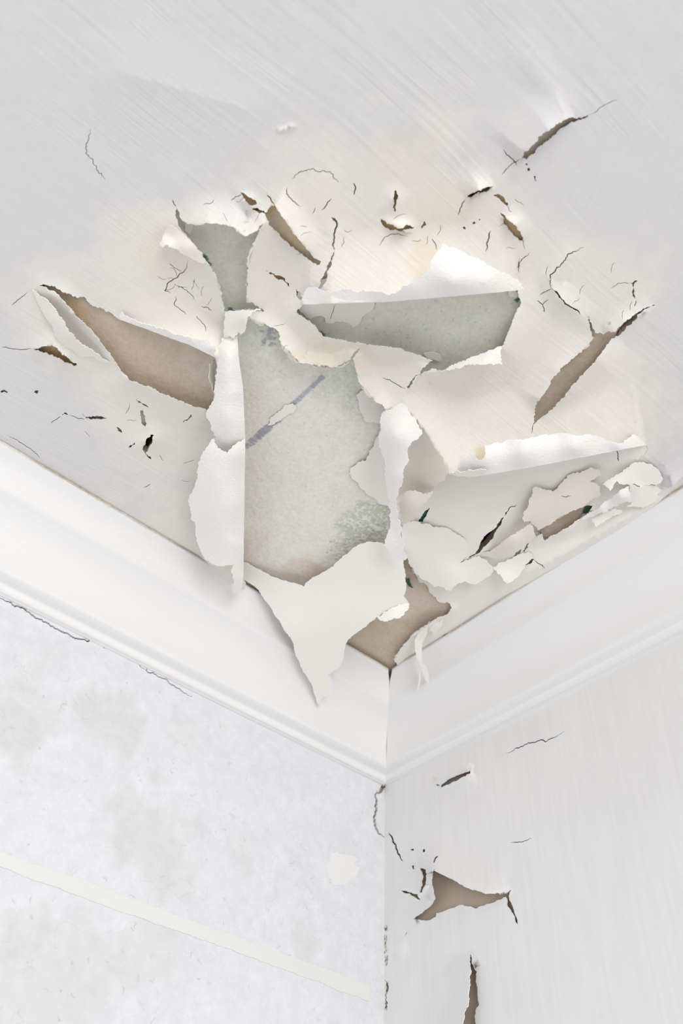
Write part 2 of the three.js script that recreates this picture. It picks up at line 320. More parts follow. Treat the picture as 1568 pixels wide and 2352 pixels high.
// bare plaster: grey-green distemper with specks, tan elsewhere, a pencil line, mould
{
  const dist = blobs(ceilingPlane, [[500, 600, 0.1, 1], [540, 680, 0.07, 1], [780, 720, 0.1, 1], [950, 750, 0.14, 1], [1090, 740, 0.085, 1], [650, 870, 0.09, 1], [720, 1000, 0.15, 1], [680, 1150, 0.16, 1], [800, 1200, 0.12, 1], [575, 800, 0.045, 1], [860, 950, 0.1, 1], [1000, 820, 0.1, 1], [620, 1230, 0.08, 0.8], [640, 1310, 0.07, 0.6], [930, 1380, 0.05, 0.3]]);
  const green = blobs(ceilingPlane, [[950, 740, 0.15, 1], [1120, 740, 0.12, 1], [790, 745, 0.09, 1], [500, 600, 0.12, 1], [545, 690, 0.07, 1], [850, 880, 0.05, 0.5], [620, 790, 0.06, 0.4]]);
  const ochre = blobs(ceilingPlane, [[908, 462, 0.045, 1], [1176, 524, 0.05, 1], [1150, 456, 0.03, 1], [572, 458, 0.035, 1], [130, 815, 0.05, 1], [655, 640, 0.035, 1], [690, 560, 0.045, 0.5], [150, 730, 0.03, 0.5], [1120, 555, 0.03, 1], [764, 520, 0.03, 0.8], [920, 524, 0.03, 0.6], [1092, 508, 0.03, 1]]);
  const mould = blobs(ceilingPlane, [[865, 1205, 0.055, 0.55], [800, 1262, 0.035, 0.4], [660, 790, 0.05, 0.15], [830, 880, 0.06, 0.2]]);
  const win = [-0.15, -0.15, 1.75];
  const map = canvasMap(1536, win, {
    base: (u, v) => {
      const n = fbm(u * 22, v * 22, 61, 4), f = vnoise(u * 520, v * 520, 71), g = vnoise(u * 160, v * 160, 81), t = 1 - dist(u, v, n), m = mould(u, v, fbm(u * 60, v * 60, 66, 3)) * smooth(0.36, 0.62, vnoise(u * 420, v * 420, 91) * 0.5 + fbm(u * 90, v * 90, 92, 3) * 0.5);
      const s = (f - 0.5) * 11 + (g - 0.5) * 5 + (n - 0.5) * 8, o = ochre(u, v, n), e = green(u, v, n) * (1 - t), c = [mix(mix(235, 211, t), 220, o) - 5 * e, mix(mix(232, 195, t), 190, o) - 1 * e, mix(mix(224, 175, t), 146, o) - 4 * e];
      return [mix(c[0], 160, m * 0.8) + s, mix(c[1], 172, m * 0.8) + s, mix(c[2], 146, m * 0.8) + s];
    },
    draw: (g, px, sc) => {
      const P = (x, y) => px(...spot(ceilingPlane, x, y));
      const line = (x0, y0, x1, y1, w, col, k) => { for (let i = 0; i < k; i++) { const t = i / k, j = () => (rnd() - 0.5) * 2.4; const a = P(x0 + (x1 - x0) * t + j(), y0 + (y1 - y0) * t + j()), b = P(x0 + (x1 - x0) * (t + 1.6 / k) + j(), y0 + (y1 - y0) * (t + 1.6 / k) + j()); g.strokeStyle = col; g.globalAlpha = 0.35 + rnd() * 0.4; g.lineWidth = w * (0.7 + rnd() * 0.6); g.beginPath(); g.moveTo(...a); g.lineTo(...b); g.stroke(); } };
      line(563, 1028, 640, 960, 7, '#9496a0', 30); line(660, 940, 742, 864, 4.5, '#a0a2ae', 36);
      g.globalAlpha = 0.45;
      const fleck = (x, y, r, col) => { const p = P(x, y); g.fillStyle = col; g.beginPath(); g.ellipse(p[0], p[1], r, r * (0.4 + rnd() * 0.5), rnd() * 3, 0, 7); g.fill(); };
      for (let i = 0; i < 90; i++) { const t = rnd(), a = rnd(); fleck(750 + t * 140 + (rnd() - 0.5) * 20, 1280 - t * 95 + (a - 0.5) * 60, 0.5 + rnd() * rnd() * 2, a > 0.35 ? '#8b92a2' : '#839a86'); }
      for (let i = 0; i < 30; i++) fleck(600 + rnd() * 40, 755 + rnd() * 40, 0.8 + rnd() * 2, '#8b8f9a');
      for (let i = 0; i < 420; i++) fleck(430 + rnd() * 780, 500 + rnd() * 750, 0.4 + rnd() * 0.6, '#9fa29a');
      for (let i = 0; i < 60; i++) { const t = rnd(); fleck(760 + t * 420, 790 - t * 100 + rnd() * 80, 0.5 + rnd() * 0.7, '#98a294'); }
      for (const [x, y] of [[468, 590], [474, 600], [480, 606], [530, 711], [1190, 690], [740, 768]]) for (let i = 0; i < 7; i++) fleck(x + (rnd() - 0.5) * 8, y + (rnd() - 0.5) * 10, 1 + rnd() * 1.4, '#3f5a48');
      g.globalAlpha = 1;
    },
  });
  M.plaster = new THREE.MeshStandardMaterial({ map, roughness: 0.95, bumpMap: scaled(grit, 5), bumpScale: 0.0007 });
}
// ceiling paint: cool white; water-stained cream plus painted warm light round the damage
{
  const dampGlow = blobs(ceilingPlane, [[700, 570, 0.13, 1], [1000, 600, 0.15, 1], [560, 760, 0.18, 1], [1050, 900, 0.2, 1], [1250, 980, 0.16, 1], [430, 650, 0.12, 1], [420, 960, 0.14, 0.9], [200, 760, 0.1, 0.8], [1250, 700, 0.12, 0.8], [860, 500, 0.08, 0.7], [700, 1300, 0.3, 0.8]]);
  const stainBounce = blobs(ceilingPlane, [[990, 615, 0.03, 0.9], [930, 378, 0.035, 0.25], [945, 1088, 0.045, 0.6], [1101, 1040, 0.013, 1.6], [770, 825, 0.04, 0.5], [390, 600, 0.03, 0.4], [1010, 480, 0.04, 0.3]]);  // real stains, plus painted bounced-light tint in funnel, pocket and roll hole
  const map = canvasMap(1024, [-0.15, -0.15, 1.75], { base: (u, v) => { const n = fbm(u * 9, v * 9, 101, 5) * 0.7 + fbm(u * 45, v * 45, 105, 3) * 0.3, f = (vnoise(u * 300, v * 300, 7) - 0.5) * 3, d = dampGlow(u, v, n), s = stainBounce(u, v, fbm(u * 40, v * 40, 5, 3)); return [mix(224, 237, d) + f - s * 3, mix(223, 233, d) + f - s * 9, mix(222, 225, d) + f - s * 22]; } });
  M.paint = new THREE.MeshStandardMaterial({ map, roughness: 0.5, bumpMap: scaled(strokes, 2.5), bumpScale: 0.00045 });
}
// left wall: lining with grey smudges
{
  const smudge = blobs(leftPlane, [[90, 1640, 0.05, 0.5], [250, 1650, 0.06, 0.8], [330, 1920, 0.07, 0.7], [50, 2155, 0.045, 1], [330, 2190, 0.05, 0.5], [100, 2290, 0.08, 0.7], [20, 1660, 0.05, 0.8], [700, 2170, 0.035, 0.7], [420, 1690, 0.04, 0.3], [60, 1510, 0.05, 0.3], [390, 2000, 0.04, 0.5], [560, 1960, 0.03, 0.3]]);
  const map = canvasMap(1024, [-0.1, CEIL - 0.9, 1.0], { base: (u, v) => { const n = fbm(u * 26, v * 26, 131, 4), f = vnoise(u * 420, v * 420, 141), g = fbm(u * 90, v * 90, 151, 3), s = smudge(u, v, n) * (0.55 + 0.6 * f), c = Math.abs(fbm(u * 34, v * 34, 161, 3) - 0.5) < 0.006 ? 6 : 0; const k = (n - 0.5) * 5 + (g - 0.5) * 11 + (f - 0.5) * 4 - c; return [230 + k - s * 12, 230 + k - s * 11, 234 + k - s * 15]; }, draw: (g, px) => {
    const P = (x, y) => px(...spot(leftPlane, x, y)); g.strokeStyle = '#a8a5a2'; g.lineWidth = 0.7;
    for (let i = 0; i < 90; i++) { g.globalAlpha = 0.25 + rnd() * 0.35; let x = rnd() * 840, y = 1500 + rnd() * 850; g.beginPath(); g.moveTo(...P(x, y)); for (let k = 0; k < 3; k++) { x += (rnd() - 0.5) * 14; y += (rnd() - 0.3) * 12; g.lineTo(...P(x, y)); } g.stroke(); }
    g.globalAlpha = 1;
  } });
  M.wallL = new THREE.MeshStandardMaterial({ map, roughness: 0.85, bumpMap: scaled(paper, 3), bumpScale: 0.0006 });
  const mr = canvasMap(1024, [-0.1, CEIL - 0.9, 1.0], { base: (u, v) => { const n = fbm(u * 9, v * 9, 171, 4), f = vnoise(u * 240, v * 20, 181); const k = (n - 0.5) * 6 + (f - 0.5) * 4; return [234 + k, 234 + k, 233 + k]; }, draw: (g, px) => {
    g.fillStyle = '#4a4138';
    for (const [x, y, w, h, n] of [[883, 2130, 6, 14, 14], [882, 2170, 5, 40, 22], [885, 2205, 7, 22, 16], [886, 2270, 4, 26, 22], [884, 2310, 4, 14, 10]]) for (let i = 0; i < n; i++) { const p = px(...spot(rightPlane, x + 3 + (rnd() - 0.5) * w, y + (rnd() - 0.5) * h)); g.globalAlpha = 0.2 + rnd() * 0.45; g.beginPath(); g.ellipse(p[0], p[1], 0.4 + rnd() * 0.9, 0.6 + rnd() * 1.8, rnd() * 0.8, 0, 7); g.fill(); }
    g.globalAlpha = 1;
  } });
  const sr = scaled(strokes, 1.4); sr.rotation = Math.PI / 2;
  M.wallR = new THREE.MeshStandardMaterial({ map: mr, roughness: 0.55, bumpMap: sr, bumpScale: 0.0002 });
  M.strip = new THREE.MeshStandardMaterial({ color: new THREE.Color().setRGB(0.82, 0.82, 0.79), roughness: 0.8, bumpMap: scaled(paper, 4), bumpScale: 0.0004 });
}

// ------------------------------------------------------------------ helpers for objects
const names = new Map();
const numbered = (n) => { const k = names.get(n) ?? 0; names.set(n, k + 1); return k ? `${n}_${String(k).padStart(3, '0')}` : n; };
function obj(name, g, m, parent = scene) { const o = new THREE.Mesh(g, m); o.name = parent === scene ? numbered(name) : name; o.castShadow = o.receiveShadow = true; parent.add(o); return o; }
function struct(name, label, category) { const o = new THREE.Group(); o.name = name; o.userData = { kind: 'structure', label, category }; scene.add(o); return o; }
function box(c, ex, ey, ez, sx, sy, sz) { const g = new THREE.BoxGeometry(sx, sy, sz); g.applyMatrix4(new THREE.Matrix4().makeBasis(ex, ey, ez).setPosition(c)); return g; }
const mm = (list) => list;

// ------------------------------------------------------------------ the room shell
const corner = (s, t) => A.clone().multiplyScalar(s).addScaledVector(B, t);
const K = [corner(0, 0), corner(ROOM, 0), corner(ROOM, ROOM), corner(0, ROOM)];      // plan corners
function slab(poly, y0, y1, holes = []) {                           // plan polygon extruded between two heights
  const sh = new THREE.Shape(poly.map((p) => new THREE.Vector2(p.x, -p.z)));
  for (const h of holes) sh.holes.push(new THREE.Path(h.map((p) => new THREE.Vector2(p.x, -p.z))));
  const g = new THREE.ExtrudeGeometry(sh, { depth: y1 - y0, bevelEnabled: false }); g.rotateX(-Math.PI / 2); g.translate(0, y0, 0); return g;
}
const room = struct('floor', 'pale grey floor of the room', 'floor');
obj('floor_boards', slab(K.map((p) => p.clone().sub(K[2].clone().multiplyScalar(0.5)).multiplyScalar(1.08).add(K[2].clone().multiplyScalar(0.5))), -0.1, 0), M.floor, room);

function wallBox(p, q, n, openings, setback) {                      // wall between two plan points, room on the side of n
  const d = q.clone().sub(p), L = d.length(); d.normalize(); const T = 0.14, parts = [];
  const add = (s0, s1, y0, y1) => { if (s1 - s0 > 1e-3 && y1 - y0 > 1e-3) parts.push(box(p.clone().addScaledVector(d, (s0 + s1) / 2).addScaledVector(n, -T / 2 - setback).setY((y0 + y1) / 2), d, YV, d.clone().cross(YV), s1 - s0, y1 - y0, T)); };
  const e = T + 0.02;
  if (!openings) add(-e, L + e, 0, CEIL + 0.12);
  else { const [s0, s1, y0, y1] = openings; add(-e, s0, 0, CEIL + 0.12); add(s1, L + e, 0, CEIL + 0.12); add(s0, s1, 0, y0); add(s0, s1, y1, CEIL + 0.12); }
  return mergeGeometries(parts);
}
const wl = struct('wall_left', 'lined white wall with grey smudges and a pale band', 'wall'), wr = struct('wall_right', 'white painted wall with peeling holes beside the corner', 'wall');
obj('masonry', wallBox(K[0], K[1], NL, null, 0.007), M.tan, wl); obj('masonry', wallBox(K[0], K[3], NR, null, 0.007), M.tan, wr);
function plainPanel(pl, e, p1, p2, p3) {                             // painted wall beyond the worked-out stretch
  const q = (p) => new THREE.Vector2(p.dot(e), p.y), sh = new THREE.Shape([new THREE.Vector2(0, 0), new THREE.Vector2(ROOM, 0), new THREE.Vector2(ROOM, CEIL), new THREE.Vector2(p1.dot(e), CEIL), q(p1), q(p2), new THREE.Vector2(0, p3.y)]);
  const g = new THREE.ExtrudeGeometry(sh, { depth: 0.006, bevelEnabled: false }); g.applyMatrix4(new THREE.Matrix4().makeBasis(e, YV, e.clone().cross(YV)));
  const off = e.clone().cross(YV).dot(pl.n) > 0 ? -0.006 : 0; g.translate(...pl.n.clone().multiplyScalar(off).toArray()); return g;
}
obj('plain_panel', plainPanel(leftPlane, A, at(leftPlane, -148, 1180, 0), at(leftPlane, -148, 2438, 0), at(leftPlane, 884, 2438, 0)), M.wallL, wl);
obj('plain_panel', plainPanel(rightPlane, B, at(rightPlane, 1698, 1346, 0), at(rightPlane, 1698, 2438, 0), at(rightPlane, 876, 2438, 0)), M.wallR, wr);
function windowWall(name, n, p, q, w, win, ww, wh) {
  const g = struct(name, 'plain white wall with a tall window', 'wall'), d = q.clone().sub(p).normalize(), s = win.clone().setY(0).sub(p).dot(d);
  obj('plastering', wallBox(p, q, n, [s - ww / 2, s + ww / 2, win.y - wh / 2, win.y + wh / 2], 0), M.plain, g);
  const f = struct(w, 'white framed window letting in daylight', 'window'), c = win.clone().addScaledVector(n, -0.08), bars = [], side = d.clone().cross(YV);
  for (const k of [-1, 0, 1]) bars.push(box(c.clone().addScaledVector(d, k * (ww / 2 - 0.025)), d, YV, side, 0.05, wh, 0.05));
  for (const k of [-1, 0.2, 1]) bars.push(box(c.clone().addScaledVector(YV, k * (wh / 2 - 0.025)), d, YV, side, ww, 0.05, 0.05));
  obj('window_frame', mergeGeometries(bars), M.plain, f);
  for (const k of [-1, 1]) obj('pane', box(c.clone().addScaledVector(d, (k * ww) / 4).addScaledVector(n, -0.005), d, YV, side, ww / 2 - 0.05, wh - 0.05, 0.004), M.glass, f);
}
windowWall('wall_far', NL.clone().negate(), K[3], K[2], 'window_1', WIN1, WIN1W, WIN1H);
windowWall('wall_near', NR.clone().negate(), K[1], K[2], 'window_2', WIN2, WIN2W, WIN2H);

// ------------------------------------------------------------------ ceiling: lath, plaster, undercoat, top paint
const ceiling = struct('ceiling', 'white ceiling with badly peeling paint over bare plaster', 'ceiling');
const VIEW = [[-200, -200], [1768, -200], [1768, 1012], [1580, 1125], [895, 1556], [400, 1260], [-200, 905]];
const grow = K.map((p) => p.clone().sub(K[2].clone().multiplyScalar(0.5)).multiplyScalar(1.08).add(K[2].clone().multiplyScalar(0.5)));
obj('ceiling_boards', slab(grow, CEIL + 0.03, CEIL + 0.12), M.timber, ceiling);
obj('plain_ceiling', slab(grow, CEIL - 0.0028, CEIL + 0.03, [VIEW.map(([x, y]) => at(ceilingPlane, x, y, 0))]), M.ceilPlain, ceiling);
for (let i = 0; i < 26; i++) {                                      // laths run along the right wall
  const c = A.clone().multiplyScalar(0.04 + i * 0.046).addScaledVector(B, 0.75).setY(CEIL + 0.022);
  obj('lath', box(c, A, YV, A.clone().cross(YV), 0.036, 0.008, 1.5), M.lath, ceiling);
}

// dark openings that go right through the plaster to the laths
const deep = mm([
  [[328, 1030], [336, 1008], [346, 998], [353, 1000], [350, 1015], [342, 1028], [335, 1040], [329, 1036]],
  [[196, 961], [212, 956], [232, 956], [248, 960], [226, 963], [205, 963]],
  [[1068, 458], [1080, 446], [1092, 440], [1106, 436], [1118, 430], [1134, 424], [1128, 432], [1112, 440], [1096, 446], [1082, 454]],
  [[1056, 1293], [1092, 1270], [1111, 1232], [1138, 1212], [1160, 1178], [1164, 1176], [1145, 1212], [1133, 1236], [1118, 1251], [1096, 1273], [1070, 1289]],
  [[1412, 770], [1432, 742], [1470, 713], [1500, 701], [1468, 721], [1438, 752], [1416, 774]],
  [[88, 656], [92, 652], [104, 654], [100, 658]],
  [[578, 481], [592, 478], [606, 484], [612, 490], [600, 488], [586, 484]],
  [[961, 1196], [970, 1182], [986, 1166], [980, 1180], [970, 1200], [962, 1200]],
]);
const pCracks = [];
{
  const lift = (x, y) => (fbm(x / 40, y / 40, 201, 3) - 0.5) * 0.0016 + (fbm(x / 160, y / 160, 211, 2) - 0.5) * 0.003 - 0.0008;
  obj('plaster', sheetGeometry({ plane: ceilingPlane, outline: VIEW, holes: deep, lift, thick: 0.012, jag: 0, holeJag: 1.2, edge: 22 }), M.plaster, ceiling);
}

// undercoat still stuck to the plaster on the right, under the peeled top coat
const undercoatOutline = [[831, 897], [819, 907], [825, 930], [836, 964], [844, 970], [870, 971], [871, 991], [855, 1029], [840, 1058], [821, 1062], [806, 1075], [802, 1087], [808, 1100], [833, 1125], [863, 1148], [893, 1166], [925, 1215], [938, 1262], [949, 1317], [962, 1338], [980, 1344], [984, 1360], [992, 1365], [1005, 1381], [1028, 1384], [1037, 1394], [1030, 1407], [990, 1427], [964, 1442], [945, 1458], [920, 1490], [904, 1515], [915, 1530], [1168, 1372], [1358, 1262], [1568, 1127], [1600, 1090], [1560, 1000], [1400, 960], [1150, 1000], [1000, 960], [930, 890]];
{
  const lift = ridges(2.2, [
    { pts: [[905, 1515, 10], [930, 1470, 12], [990, 1428, 12], [1037, 1398, 6]], r: 30 },
    { pts: [[1233, 1232, 8], [1300, 1215, 14], [1360, 1180, 8]], r: 40, side: 1 },
    { pts: [[1060, 1292, 4], [1112, 1240, 10], [1140, 1213, 8], [1170, 1170, 3]], r: 60 },
    { pts: [[1180, 1330, 6], [1300, 1270, 10], [1420, 1200, 10], [1500, 1150, 6]], r: 55 },
  ]);
  obj('undercoat', sheetGeometry({
    plane: ceilingPlane, outline: undercoatOutline, lift, edge: 12, jag: 2.2,
    holes: [[[1233, 1220], [1277, 1193], [1299, 1181], [1342, 1163], [1361, 1161], [1356, 1169], [1331, 1193], [1285, 1223], [1250, 1242], [1244, 1223]], deep[3], deep[7],
      [[1178, 1279], [1186, 1268], [1200, 1262], [1194, 1270], [1184, 1280]], [[1200, 1268], [1206, 1256], [1214, 1246], [1212, 1258], [1204, 1268]], [[1204, 1299], [1216, 1286], [1226, 1284], [1220, 1294]], [[938, 1330], [948, 1318], [946, 1330], [940, 1345]]],
    cracks: [{ pts: [[1160, 1178], [1172, 1164], [1187, 1160]], w: 2 }, { pts: [[1035, 1292], [1058, 1292]], w: 2 }, { pts: [[1226, 1286], [1250, 1306]], w: 2 }, { pts: [[1418, 1033], [1420, 1060]], w: 2 }, { pts: [[1044, 1230], [1066, 1241]], w: 1.6 }],
  }), M.under, ceiling);
  obj('undercoat_remnant', sheetGeometry({ plane: ceilingPlane, outline: [[672, 700], [713, 734], [728, 726], [743, 728], [747, 741], [766, 743], [774, 738], [797, 741], [810, 753], [827, 741], [831, 728], [850, 717], [860, 703], [862, 670], [760, 640], [690, 650]], lift: ridges(1.5, []), edge: 12, cracks: [{ pts: [[757, 735], [764, 718], [770, 700]], w: 1.5 }] }), M.under, ceiling);
  obj('undercoat_remnant', sheetGeometry({ plane: ceilingPlane, outline: [[615, 978], [624, 958], [640, 945], [655, 930], [670, 927], [680, 937], [676, 945], [655, 957], [632, 972], [618, 977]], lift: ridges(1.6, []), edge: 8, jag: 2.4 }), M.under, ceiling);
  obj('undercoat_remnant', sheetGeometry({ plane: ceilingPlane, outline: [[972, 812], [990, 808], [1010, 814], [1014, 824], [1008, 830], [985, 826]], lift: ridges(3, []), edge: 8 }), M.under, ceiling);
  obj('undercoat_remnant', sheetGeometry({ plane: ceilingPlane, outline: [[1166, 672], [1182, 664], [1192, 676], [1184, 684], [1172, 682]], lift: ridges(1.6, []), edge: 8 }), M.under, ceiling);
  obj('undercoat_remnant', sheetGeometry({ plane: ceilingPlane, outline: [[424, 500], [440, 506], [444, 522], [436, 540], [424, 530]], lift: ridges(1.6, []), edge: 8 }), M.under, ceiling);
}

// the top coat: one sheet with its tears, openings and lifted lips
const holeA = [[411, 522], [404, 490], [398, 456], [406, 480], [413, 500], [430, 514], [443, 516], [479, 513], [510, 516], [536, 521], [552, 537], [559, 541], [585, 532], [604, 512], [595, 532], [584, 556], [572, 580], [569, 612], [566, 658], [565, 693], [585, 701], [609, 715], [566, 712], [516, 716], [509, 685], [503, 652], [496, 632], [473, 599], [450, 566], [430, 544]];
const gapA = [[608, 494], [616, 480], [630, 470], [652, 503], [688, 552], [715, 586], [737, 602], [733, 608], [718, 604], [698, 589], [675, 569], [652, 552], [629, 529], [613, 505]];
const holeB = [[681, 716], [690, 706], [697, 698, 0.1], [798, 696, 0.1], [893, 692, 0.1], [1035, 680, 0.1], [1150, 669, 0.1], [1190, 667], [1191, 678], [1195, 699], [1187, 713], [1172, 751], [1157, 793], [1153, 797], [1100, 815], [1042, 838], [1017, 852], [996, 847], [973, 854], [950, 873], [942, 889], [932, 893], [946, 873], [965, 854], [994, 828], [962, 815], [920, 800], [878, 794], [829, 788], [783, 780], [741, 773], [728, 755], [705, 735]];
const holeD = [[89, 655], [99, 653], [119, 655], [134, 665], [166, 680], [194, 682], [221, 704], [245, 716], [273, 734, 0.2], [328, 752, 0.1], [376, 770, 0.1], [435, 791, 0.1], [492, 819], [496, 850], [500, 900], [484, 936], [474, 944], [435, 930], [395, 914], [336, 888], [295, 872], [273, 845], [261, 825], [237, 793], [210, 758], [170, 718], [138, 683], [119, 667]];
const holeE = [[1224, 974], [1228, 943], [1240, 916], [1258, 892], [1267, 871], [1285, 853], [1309, 830], [1327, 813], [1354, 794], [1363, 776], [1354, 745], [1346, 720], [1358, 744], [1366, 765], [1384, 769], [1398, 761], [1412, 762], [1434, 740], [1473, 713], [1506, 698], [1467, 722], [1437, 752], [1413, 773], [1398, 788], [1369, 827], [1339, 862], [1309, 895], [1279, 928], [1249, 955], [1231, 970]];
const holeC = [[552, 775], [556, 745], [576, 731], [595, 750], [609, 743], [630, 754], [641, 769], [645, 784], [653, 807], [664, 822], [687, 834], [729, 842], [767, 847], [786, 845], [802, 830], [806, 819], [817, 807], [827, 797], [818, 812], [810, 824], [817, 853], [824, 877], [835, 900], [858, 919], [883, 939], [886, 965], [890, 1000], [900, 1060], [905, 1110], [911, 1143], [924, 1132], [937, 1126], [952, 1128], [968, 1135], [994, 1128], [1007, 1106], [1020, 1104], [1031, 1078], [1031, 1089, 0.2], [1082, 1096, 0.1], [1187, 1078, 0.1], [1319, 1054, 0.1], [1406, 1037, 0.1], [1483, 1023], [1489, 1031], [1470, 1052], [1456, 1063], [1481, 1061], [1503, 1071], [1516, 1085], [1521, 1100], [1516, 1109], [1530, 1121], [1538, 1120], [1568, 1092], [1640, 1060], [1700, 1100], [1580, 1180], [895, 1620], [700, 1500], [560, 1360], [558, 1300, 0.1], [558, 1200, 0.1], [558, 1100, 0.1], [559, 1000, 0.1], [554, 900, 0.1], [548, 820, 0.1]];
const holeP = [[1198, 364], [1205, 348], [1228, 332], [1235, 315], [1259, 301], [1279, 285], [1296, 276], [1316, 268], [1323, 273], [1333, 271], [1352, 264], [1343, 273], [1326, 277], [1289, 295], [1262, 318], [1239, 335], [1222, 355], [1210, 366]];
const smallHoles = [
  [[75, 801], [100, 795], [119, 793], [135, 806], [156, 822], [177, 840], [140, 826], [100, 811]],
  deep[0], deep[1],
  [[141, 953], [150, 947], [158, 952], [150, 952]],
  [[78, 902], [82, 897], [88, 897], [89, 902], [83, 905]], [[0, 900], [6, 896], [14, 898], [18, 902], [6, 902]],
  deep[2], deep[6],
  [[552, 441], [562, 446], [575, 454], [590, 468], [575, 472], [563, 462]],
  [[903, 460], [905, 440], [908, 432], [914, 448], [910, 470], [908, 492], [902, 478]],
  [[1131, 446], [1144, 446], [1158, 456], [1168, 470], [1156, 466], [1144, 456]],
  [[1148, 489], [1162, 500], [1180, 516], [1196, 534], [1202, 556], [1190, 548], [1172, 532], [1156, 510]],
  [[736, 652], [748, 622], [764, 582], [768, 576], [760, 612], [744, 652], [734, 664], [724, 662]],
  [[610, 620], [628, 628], [645, 634], [655, 646], [662, 650], [668, 662], [654, 648], [636, 640], [620, 630]],
  [[680, 664], [690, 672], [694, 684], [690, 690], [684, 684]],
  [[875, 503], [888, 514], [905, 520], [924, 524], [936, 516], [956, 522], [962, 524], [945, 526], [925, 530], [900, 528], [884, 522]],
  [[970, 516], [976, 508], [978, 516], [966, 526]],
  [[1084, 512], [1092, 508], [1092, 514], [1086, 516]], [[1098, 504], [1102, 502], [1103, 506]], [[1060, 522], [1066, 520], [1070, 526]],
  [[1205, 376], [1210, 374], [1213, 380], [1208, 380]], [[1211, 388], [1217, 384], [1218, 392], [1213, 394]], [[1225, 405], [1229, 404], [1232, 416], [1229, 416]],
  [[1449, 650], [1458, 644], [1466, 643], [1456, 652], [1454, 660], [1458, 680], [1460, 690], [1453, 676], [1452, 656]],
  [[312, 915], [326, 926], [341, 936], [330, 932], [318, 926]], [[323, 942], [332, 954], [338, 974], [332, 980], [325, 966]],
  [[262, 978], [272, 982], [280, 994], [285, 1000], [274, 992]], [[294, 1027], [304, 1022], [307, 1014], [309, 1022], [300, 1028]],
  [[338, 1044], [345, 1048], [347, 1056], [342, 1054]],
  [[420, 970], [428, 964], [436, 956], [440, 952], [432, 964]],
];
const topCracks = [
  { pts: [[768, 500], [774, 514], [768, 535], [764, 560], [768, 574]], w: 4 }, { pts: [[738, 483], [748, 474], [756, 462], [760, 456]], w: 2.4 }, { pts: [[761, 500], [774, 510]], w: 4 },
  { pts: [[813, 420], [815, 436], [812, 448]], w: 3 }, { pts: [[660, 430], [658, 446], [672, 462], [690, 474]], w: 2.2 }, { pts: [[612, 447], [622, 460], [630, 470]], w: 3 },
  { pts: [[665, 420], [685, 396], [715, 388], [745, 392], [765, 400], [782, 422]], w: 1.6, jag: 3 }, { pts: [[530, 462], [540, 452], [560, 442]], w: 1.8 }, { pts: [[466, 472], [485, 466], [492, 458]], w: 1.6 },
  { pts: [[1052, 494], [1058, 476], [1068, 458]], w: 2.4 }, { pts: [[1116, 578], [1118, 556], [1126, 530]], w: 3 }, { pts: [[1198, 364], [1180, 372], [1160, 392], [1152, 402]], w: 1.8 }, { pts: [[1156, 343], [1170, 360], [1186, 380]], w: 2.6 },
  { pts: [[1216, 580], [1200, 594], [1192, 610], [1190, 626]], w: 2 }, { pts: [[1340, 567], [1318, 578], [1300, 592], [1278, 614], [1266, 630], [1263, 645], [1268, 662]], w: 2.6, jag: 2.6 },
  { pts: [[1268, 662], [1284, 684], [1306, 702], [1322, 712], [1332, 722]], w: 4, jag: 2 }, { pts: [[1268, 664], [1252, 670], [1240, 678]], w: 2 }, { pts: [[1232, 690], [1245, 700], [1258, 686]], w: 2 }, { pts: [[1245, 700], [1250, 718]], w: 2 },
  { pts: [[1460, 690], [1457, 704]], w: 1.8 }, { pts: [[1400, 664], [1430, 650], [1450, 648]], w: 1.5 },
  { pts: [[1352, 264], [1370, 256], [1390, 240], [1420, 226]], w: 1.5 },
  { pts: [[386, 604], [402, 616], [420, 626]], w: 1.6 }, { pts: [[430, 600], [424, 622], [402, 640], [384, 652], [378, 668], [392, 672]], w: 2.4 }, { pts: [[398, 650], [420, 662], [436, 674], [450, 690]], w: 1.8 }, { pts: [[402, 680], [404, 690], [400, 700], [418, 714], [428, 722]], w: 1.8 }, { pts: [[462, 704], [476, 706], [486, 714]], w: 2.4 }, { pts: [[450, 724], [460, 736], [472, 752], [474, 762]], w: 1.8 },
  { pts: [[0, 796], [30, 802], [55, 803], [75, 800]], w: 1.8 }, { pts: [[24, 702], [48, 684], [64, 670]], w: 1.5 }, { pts: [[116, 972], [140, 956]], w: 1.5 }, { pts: [[158, 954], [180, 962], [196, 961]], w: 1.8 }, { pts: [[330, 1036], [338, 1046]], w: 2 },
  { pts: [[204, 288], [198, 330], [196, 352], [214, 376], [226, 396], [246, 416]], w: 1.7, jag: 3 }, { pts: [[18, 1000], [40, 1012], [60, 1026], [80, 1040], [92, 1052]], w: 1.8 },
  { pts: [[877, 869], [895, 872], [912, 884], [930, 893]], w: 2.2 }, { pts: [[870, 566], [880, 548], [895, 538], [915, 536], [935, 542]], w: 1.6 }, { pts: [[992, 548], [1000, 562], [1004, 574]], w: 2 },
  { pts: [[1218, 996], [1222, 984], [1224, 974]], w: 1.8 }, { pts: [[330, 1120], [346, 1112]], w: 1.6 }, { pts: [[716, 492], [724, 476]], w: 1.4 },
];
